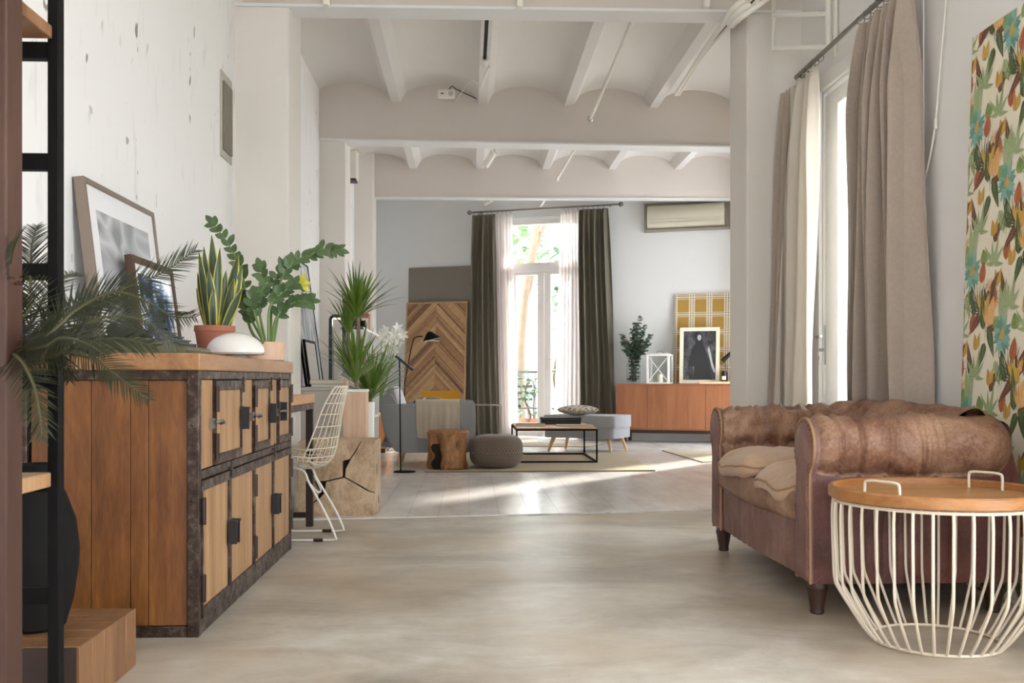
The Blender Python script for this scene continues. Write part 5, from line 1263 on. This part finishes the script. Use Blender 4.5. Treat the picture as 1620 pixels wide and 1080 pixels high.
# ---- walnut sideboard
wl = FW(975, 640, .50)[0]; 
sbd = thing('teak_sideboard', 'long mid century teak sideboard with flat doors against the end wall', 'sideboard', FWP(wl, .50, TF), FWA)
SO = V(sbd.location); W_ = 1.72; zb_, zt2 = .185, .785
MB().box((0, .02, zb_), (W_, .44, zt2-.02)).build('carcass', MAT['teak'], sbd)
MB().box((-.004, -.004, zt2-.02), (W_+.004, .445, zt2)).box((-.004, -.004, zb_-.014), (W_+.004, .44, zb_)).box((-.004, -.004, zb_), (.012, .44, zt2-.02)).box((W_-.012, -.004, zb_), (W_+.004, .44, zt2-.02)).build('shell', MAT['teak'], sbd, bevel=.002)
s1_, s2_ = FW(1024, 640, .50)[0]-wl, FW(1116, 640, .50)[0]-wl
for a_, b_ in ((.014, s1_), (s1_, s2_), (s2_, W_-.014)):
    MB().box((a_+.003, .0, zb_+.003), (b_-.003, .018, zt2-.023)).build('door', MAT['teak'], sbd, bevel=.0015)
for x in (.09, W_-.13):
    for y in (.03, .37): MB().box((x, y, 0), (x+.04, y+.04, zb_-.014)).build('leg', MAT['leg_dark'], sbd, bevel=.003)
MB().box((.13, .05, zb_-.06), (W_-.13, .07, zb_-.015)).build('stretcher', MAT['leg_dark'], sbd)
zs_ = TF+zt2
def on_sb(px, off): s, _ = FW(px, 600, off); p = FWP(s, off, zs_+.0005); return p
t = thing('wooden_board', 'pale wooden board lying across the edge of the teak sideboard', 'board', FWP(FW(1131, 610, .42)[0], .42, zs_+.0005), FWA)
MB().box((-.19, -.11, 0), (.35, .1, .03)).build('plank', MAT['pale_wood'], t, bevel=.003)
# glass jar with eucalyptus
p = on_sb(1002, .30); r = .098; vz = thing('eucalyptus_vase', 'clear glass jar vase of grey green eucalyptus on the teak sideboard', 'vase', p)
g_ = MB().lathe([(.001, .004), (.085, .004), (.095, .02), (.097, .24), (.085, .28), (.07, .30), (.072, .325), (.068, .325), (.066, .30), (.08, .275), (.092, .238), (.09, .024), (.001, .012)], 32, caps=False)
g_.build('jar', MAT['glass'], vz)
MB().tube([(.071*cos(i*pi/12), .071*sin(i*pi/12), .312) for i in range(24)], .004, 6, closed=True).build('wire_rim', MAT['chrome'], vz)
VZ = V(vz.location)
ST = [(1013, 501), (1006, 512), (1020, 515), (1000, 522), (984, 530), (990, 540), (1030, 530), (1026, 545), (1018, 525), (996, 545), (1008, 535), (1022, 555), (988, 555), (1012, 545), (1004, 528), (1000, 556), (1018, 560), (994, 560), (1025, 538), (984, 541), (1010, 520), (1016, 540)]
for x, y in ST:
    tip = P(x, y, p.y+random.uniform(-.12, .12))-VZ; base_ = V((random.uniform(-.05, .05), random.uniform(-.05, .05), .03)); midp = V((tip.x*.25, tip.y*.25, .33))
    sm = smooth_path([base_, midp, (midp+tip)/2+V((0, 0, .03)), tip], 7); mb = MB().tube(sm, .0025, 4, mi=1)
    for i in range(1, len(sm)):
        tg = (sm[i]-sm[i-1]).normalized()
        for q in range(5 if i > 4 else 2):
            a_ = random.uniform(0, 6.28); d = V((cos(a_), sin(a_), random.uniform(-.1, .6)))
            mb.leaf(sm[i], d, V((random.uniform(-1, 1), random.uniform(-1, 1), 1)), random.uniform(.034, .058), random.uniform(.028, .042), .2, 3, .1)
    mb.build('stem', [MAT['leaf_euc'], MAT['stem_dark']], vz)
# lantern
p = on_sb(1044, .33); ln = thing('lantern', 'white wooden lantern with crossed glass sides on the teak sideboard', 'lantern', p, FWA)
w2_, hh = .155, .37
m = MB()
for x in (-w2_, w2_-.03):
    for y in (-w2_, w2_-.03): m.box((x, y, .02), (x+.03, y+.03, hh))
m.box((-w2_, -w2_, 0), (w2_, w2_, .02)).box((-w2_-.006, -w2_-.006, hh), (w2_+.006, w2_+.006, hh+.02)).box((-w2_+.03, -w2_+.03, hh+.02), (w2_-.03, w2_-.03, hh+.035)); m.build('frame', MAT['white_frame'], ln)
for s in (-1, 1):
    MB().tube([(-s*(w2_-.02), -w2_+.006, .025), (s*(w2_-.02), -w2_+.006, hh-.005)], .006, 5).build('cross_bar', MAT['white_frame'], ln)
MB().box((-w2_+.02, -w2_+.012, .02), (w2_-.02, -w2_+.014, hh)).box((w2_-.012, -w2_+.02, .02), (w2_-.010, w2_-.02, hh)).build('glass', MAT['glass'], ln, angle=0)
MB().tube([(.05*cos(i*pi/10), 0, hh+.035+.035*sin(i*pi/10)) for i in range(11)], .003, 5).build('handle', MAT['rod_metal'], ln)
MB().lathe([(.04, .02), (.04, .13), (.001, .128)], 20).build('candle', MAT['candle'], ln)
# plaid board
k = NM('plaid')
co = k.co(); sx = k.n('ShaderNodeSeparateXYZ'); k.l(co, sx.inputs[0])
def stripes(out, per, off, bands):
    f = k.math('FRACT', k.math('DIVIDE', k.math('ADD', out, off), per)); r = None
    for c_, w__ in bands:
        q = k.math('LESS_THAN', k.math('ABSOLUTE', k.math('SUBTRACT', f, c_)), w__); r = q if r is None else k.math('MAXIMUM', r, q)
    return r
cxs = sx.outputs[0]; czs = sx.outputs[2]
wx = stripes(cxs, .235, 5.0, ((.38, .05), (.5, .05), (.62, .05))); wz = stripes(czs, .24, .14, ((.40, .03), (.5, .04), (.60, .03)))
dx = stripes(cxs, .235, 5.0, ((.43, .016), (.57, .016))); dz = stripes(czs, .24, .14, ((.43, .018), (.57, .018)))
c = k.mix(k.math('MULTIPLY', wx, .7), srgb('#a9853f'), srgb('#e8e0cc')); c = k.mix(k.math('MULTIPLY', wz, .5), c, srgb('#f4eedd')); c = k.mix(k.math('MULTIPLY', dx, .7), c, srgb('#3d3f46')); c = k.mix(k.math('MULTIPLY', dz, .62), c, srgb('#6a4c34'))
k.col(c); k.ro(.8)
pb, W, H = lean('plaid_board', 'tall mustard tartan covered board leaning behind the framed photo', 'board', 1068, 1166, 465, .15, .03, zs_+.0005)
MB().box((-W/2, -.012, 0), (W/2, .012, H)).build('panel', MAT['plaid'], pb, bevel=.002)
# framed photo, a seated figure in grey tones (generic)
k = NM('photo_dark'); k.col(k.ramp(k.noise(k.co((4, 4, 2)), 3, 4, .6, .8), [(.35, srgb('#2c2d30')), (.6, srgb('#55565a')), (.8, srgb('#77787c'))])); k.ro(.12)
plain('photo_light', '#b9b9bc', .15, bs=0); plain('photo_mid', '#35363a', .15, bs=0)
ph_, W, H = lean('framed_photo', 'grey portrait photo of a dark clothed person in an ivory frame', 'picture', 1076, 1139, 518, .27, .19, zs_+.0005)
f_ = .05; MB().box((-W/2, -.02, 0), (-W/2+f_, .005, H)).box((W/2-f_, -.02, 0), (W/2, .005, H)).box((-W/2+f_, -.02, 0), (W/2-f_, .005, f_)).box((-W/2+f_, -.02, H-f_), (W/2-f_, .005, H)).build('frame', MAT['ivory'], ph_, bevel=.003)
MB().box((-W/2+f_, -.006, f_), (W/2-f_, .0, H-f_)).build('picture', MAT['photo_dark'], ph_)
pw, phh = W/2-f_, H-2*f_
def PP(a_, b_): return (a_*pw, f_+b_*phh)
fig = MB()
fig.prism([PP(*q) for q in ((-.62, 0), (-.7, .3), (-.5, .6), (-.25, .75), (-.2, .9), (0, .98), (.16, .92), (.2, .75), (.45, .55), (.75, .1), (.8, 0))][::-1], -.0072, -.0062, 'y', 0)
fig.prism([(PP(-.02, .86)[0]+.026*cos(i*pi/8), PP(0, .87)[1]+.04*sin(i*pi/8)) for i in range(16)], -.0082, -.0073, 'y', 1)
fig.prism([PP(*q) for q in ((.5, .62), (.58, .7), (.66, .6), (.82, .35), (.98, .18), (.9, .14), (.72, .3))][::-1], -.0082, -.0073, 'y', 1)
fig.build('printed_figure', [MAT['photo_mid'], MAT['photo_light']], ph_, angle=0)
for i, (x, lab) in enumerate(((1083, 'empty wine glass nearer the lantern before the framed photo'), (1095, 'empty wine glass nearer the middle of the framed photo'))):
    p = on_sb(x, .42 if i else .40)
    wg = thing('wine_glass', lab, 'glass', p, group='wine glasses on the sideboard')
    MB().lathe([(.03, .001), (.03, .003), (.005, .006), (.004, .10), (.012, .115), (.032, .15), (.036, .19), (.03, .235)], 20, caps=False).build('bowl_and_stem', MAT['glass'], wg)
p = on_sb(1146, .40); wb_ = thing('candle_jar', 'black glass candle jar with a cream label on the sideboard end', 'candle jar', p, FWA)
MB().lathe([(.04, 0), (.042, .004), (.042, .15), (.034, .15), (.034, .17), (.001, .17)], 24).build('jar', MAT['wax_black'], wb_)
MB().box((-.026, -.0435, .05), (.026, -.0415, .10)).build('paper_label', MAT['candle'], wb_)
p = on_sb(1156, .25); tl = thing('desk_lamp', 'black angled desk lamp head half hidden by the pillar', 'lamp', p, FWA)
MB().tube([(0, 0, .012), (.02, 0, .42)], .008, 8).build('arm', MAT['black_metal'], tl); MB().lathe([(.06, 0), (.06, .015), (.001, .018)], 20).build('base', MAT['oak'], tl)
MB().tube([(-.11, 0, .30), (.06, 0, .46)], [.03, .022], 12).build('head', MAT['black'], tl)
# ---- low wooden cabinet with lilies, wall side
lc = thing('low_cabinet', 'low honey wood cabinet beyond the yucca at the third pillar', 'cabinet', (-1.06, 11.9, TF))
MB().box((-.16, -.45, .05), (.12, .45, .42)).build('body', MAT['orange_wood'], lc, bevel=.003)
MB().box((-.17, -.46, .421), (.13, .46, .445)).build('top', MAT['pale_wood'], lc, bevel=.003)
MB().box((-.14, -.43, 0), (.10, .43, .05)).build('plinth', MAT['leg_dark'], lc)
fv = thing('lily_vase', 'tall glass vase of white lilies on the low honey wood cabinet', 'vase', (-1.03, 11.6, TF+.4455)); FV = V(fv.location)
MB().lathe([(.05, .002), (.055, .01), (.05, .12), (.07, .30), (.065, .30), (.045, .12), (.048, .014), (.001, .01)], 24, caps=False).build('glass_vase', MAT['glass'], fv)
for x, y in ((604, 532), (612, 522), (622, 528), (630, 540), (616, 540), (606, 548), (625, 553), (636, 530), (628, 520), (612, 556), (598, 540)):
    tip = P(x, y, 11.6+random.uniform(-.1, .1))-FV; sm = smooth_path([V((random.uniform(-.02, .02), 0, .02)), V((tip.x*.2, 0, .3)), tip], 5); mb = MB().tube(sm, .004, 5, mi=1)
    ax0 = V((random.uniform(-.6, .6), -1, random.uniform(-.2, .5))).normalized()
    for q in range(6):
        a_ = q*pi/3; s_ = ax0.orthogonal().normalized(); d = (s_*cos(a_)+ax0.cross(s_)*sin(a_))*.9+ax0*.6; mb.leaf(tip, d, ax0, .085, .034, .3, 5, .2, None, 0)
    for q in range(3): mb.leaf(sm[-4], V((random.uniform(-1, 1), random.uniform(-1, 0), .2)), V((0, 0, 1)), .10, .025, .5, 4, .15, None, 2)
    mb.build('lily_stem', [MAT['petal'], MAT['stem_zz'], MAT['leaf_lily']], fv)
# ---- white shelves with camera, by the second pillar
sh = thing('white_shelves', 'white open shelf unit half hidden behind the tall yucca', 'shelves', (-1.12, 10.2, TF))
for z in (.02, .45, .92, 1.33): MB().box((-.10, -.7, z-.012), (.12, .9, z+.012)).build('shelf', MAT['white_frame'], sh, bevel=.002)
for y in (-.7, .88): MB().box((-.10, y, 0), (.12, y+.02, 1.34)).build('side_panel', MAT['white_frame'], sh, bevel=.002)
cz = TF+1.343
t = thing('camera', 'black camera on the top white shelf behind the yucca', 'camera', (-1.08, 9.85, cz), .3); MB().box((-.06, -.035, 0), (.06, .035, .08)).box((-.02, -.025, .08), (.02, .025, .10)).build('body', MAT['black'], t, bevel=.005); MB().tube([(0, -.035, .04), (0, -.09, .04)], .03, 16).build('lens', MAT['black_metal'], t)
book('book', (-1.1, 10.2, cz), .1, .16, .22, .12, 'book_grey', 'pale thick book block on the top white shelf beyond the camera')
t = thing('red_box', 'dark red box on the top white shelf behind the yucca crown', 'box', (-1.12, 10.55, cz)); MB().box((-.07, -.1, 0), (.07, .1, .17)).build('body', MAT['terracotta'], t, bevel=.004); MB().box((-.073, -.103, .171), (.073, .103, .19)).build('lid', MAT['terracotta'], t, bevel=.003)
for i, (y, mc) in enumerate(((9.75, 'yellow_fab'), (9.80, 'book_blue'), (9.86, 'book_grey'))):
    b_ = thing('book', ['yellow book standing on the lower white shelf', 'blue book standing on the lower white shelf', 'grey book standing on the lower white shelf'][i], 'book', (-1.1, y, TF+.933)); MB().box((-.09, -.018, 0), (.09, .018, .22+.01*i)).build('cover', MAT[mc], b_, bevel=.002)
# small pink bowl near console end
t = thing('copper_bowl', 'small pinkish copper dome on the console end by the wire chair back', 'ornament', (-.935, 7.40, ct)); MB().lathe([(.05, 0), (.055, .02), (.045, .05), (.001, .065)], 24).build('body', MAT['pink_wood'], t)
# ---- outside: terrace, railing, chairs, plants
oy = -.0
ter = struct(MB().box((-9, .27, -.15), (9, 8, -.03)).build('terrace', MAT['terrace'], None, angle=0)); ter.location = FWO; ter.rotation_euler = (0, 0, FWA)
gw = struct(MB().box((-9, 8, -.1), (9, 8.2, 2.4)).build('garden_wall', MAT['garden_wall'], None, angle=0)); gw.location = FWO; gw.rotation_euler = (0, 0, FWA)
g2 = struct(MB().box((2.4, -8, -.16), (12, 6.7, -.04)).build('ground', MAT['terrace'], None, angle=0))
def out(px, off): return FWP(FW(px, 600, -off)[0], -off, -.03)
rl = thing('balcony_railing', 'dark iron balcony railing outside the french door', 'railing', FWP(FW(858, 600, -1.6)[0], -1.6, -.03), FWA)
MB().box((-1.6, -.015, .98), (1.6, .015, 1.02)).box((-1.6, -.012, .08), (1.6, .012, .11)).build('rail', MAT['rail_iron'], rl)
for i in range(27): MB().box((-1.56+.12*i-.006, -.006, .11), (-1.56+.12*i+.006, .006, .98)).build('baluster', MAT['rail_iron'], rl)
def gchair(px, off, rz, label):
    t = thing('garden_chair', label, 'chair', out(px, off), FWA+rz)
    MB().box((-.2, -.2, .43), (.2, .2, .45)).build('seat', MAT['rail_iron'], t, bevel=.004)
    for x in (-.19, .19):
        for y in (-.19, .19): MB().tube([(x, y, .43), (x*1.1, y*1.1, 0)], .011, 8).build('leg', MAT['rail_iron'], t)
    MB().tube(smooth_path([(-.19, .19, .44), (-.2, .22, .8), (-.12, .24, .88), (.12, .24, .88), (.2, .22, .8), (.19, .19, .44)], 4), .011, 8).build('back_frame', MAT['rail_iron'], t)
    for i in range(3): MB().box((-.18, .215+.005*i, .55+.1*i), (.18, .225+.005*i, .59+.1*i)).build('back_slat', MAT['rail_iron'], t)
gchair(829, .95, .5, 'dark iron garden chair outside behind the closed door pane')
gchair(884, 1.0, -1.0, 'dark iron garden chair outside behind the sheer curtain')
def bush(name, label, px, off, h, r, n, mat, L=.18, w=.06, trunk=0):
    p = out(px, off); t = thing(name, label, 'plant', p)
    if not trunk: MB().lathe([(.13, 0), (.17, .25), (.18, .27), (.15, .27)], 20).build('pot', MAT['terracotta'], t)
    mb = MB(); zb = max(.2, trunk)
    for i in range(n):
        a_ = random.uniform(0, 6.28); rr = r*sqrt(random.random()); zz = zb+random.random()*(h-zb); c_ = V((rr*cos(a_), rr*sin(a_), zz))
        mb.leaf(c_, (cos(a_+random.uniform(-1, 1)), sin(a_), random.uniform(-.3, .9)), (0, 0, 1), L*random.uniform(.6, 1.2), w, .5, 4, .15)
    mb.build('foliage', MAT[mat], t)
    tk = MB(); tk.tube(smooth_path([(0, 0, 0), (.05, .02, h*.3), (-.04, 0, h*.6), (.03, 0, h*.9)], 5), [.02+.0*i for i in range(16)], 8); tk.build('stem', MAT['bark'], t)
bush('potted_shrub', 'green potted shrub among the garden chairs outside the door', 834, 1.25, 1.0, .25, 120, 'leaf_out2')
bush('potted_shrub', 'tall light green potted shrub at the sheer curtain outside', 880, 1.9, 1.5, .3, 140, 'leaf_out')
bush('garden_tree', 'leafy green tree crown outside the upper door pane', 812, 4.2, 5.2, .55, 260, 'leaf_out', .4, .16, 2.9)
bush('garden_tree', 'leafy tree outside behind the door centre rail', 892, 5.2, 3.6, .45, 120, 'leaf_out2', .35, .13, 1.9)
tt = thing('palm_trunk', 'pale leaning tree trunk outside the french door', 'tree', out(826, 3.2)); TO = V(tt.location); Yt = TO.y
tk = MB().tube(smooth_path([(-.0, 0, 0), P(824, 560, Yt)-TO, P(832, 460, Yt)-TO, P(846, 380, Yt)-TO, P(850, 320, Yt)-TO], 5), .075, 12); tk.build('trunk', MAT['bark'], tt)
tk = MB().tube(smooth_path([P(829, 480, Yt)-TO, P(840, 450, Yt)-TO, P(846, 400, Yt)-TO, P(868, 340, Yt)-TO], 5), .04, 10); tk.build('branch', MAT['bark'], tt)
# unseen side window of the wide room, added for floor light; sheer softens it
w3 = struct(MB().box((XW+.08, 9.1, .1), (XW+.14, 9.16, 2.9)).box((XW+.08, 10.04, .1), (XW+.14, 10.1, 2.9)).build('fill_window_3', MAT['white_frame'], bevel=.005))
curtain('curtain', 'sheer white curtain added unseen over the side window to soften its sun', (XW-.08, 9.0, 3.0), (XW-.08, 10.2, 3.0), (XW-.08, 9.0, .03), (XW-.08, 10.2, .03), (-1, 0, 0), 9, .03, 'sheer_side', .4, .4)
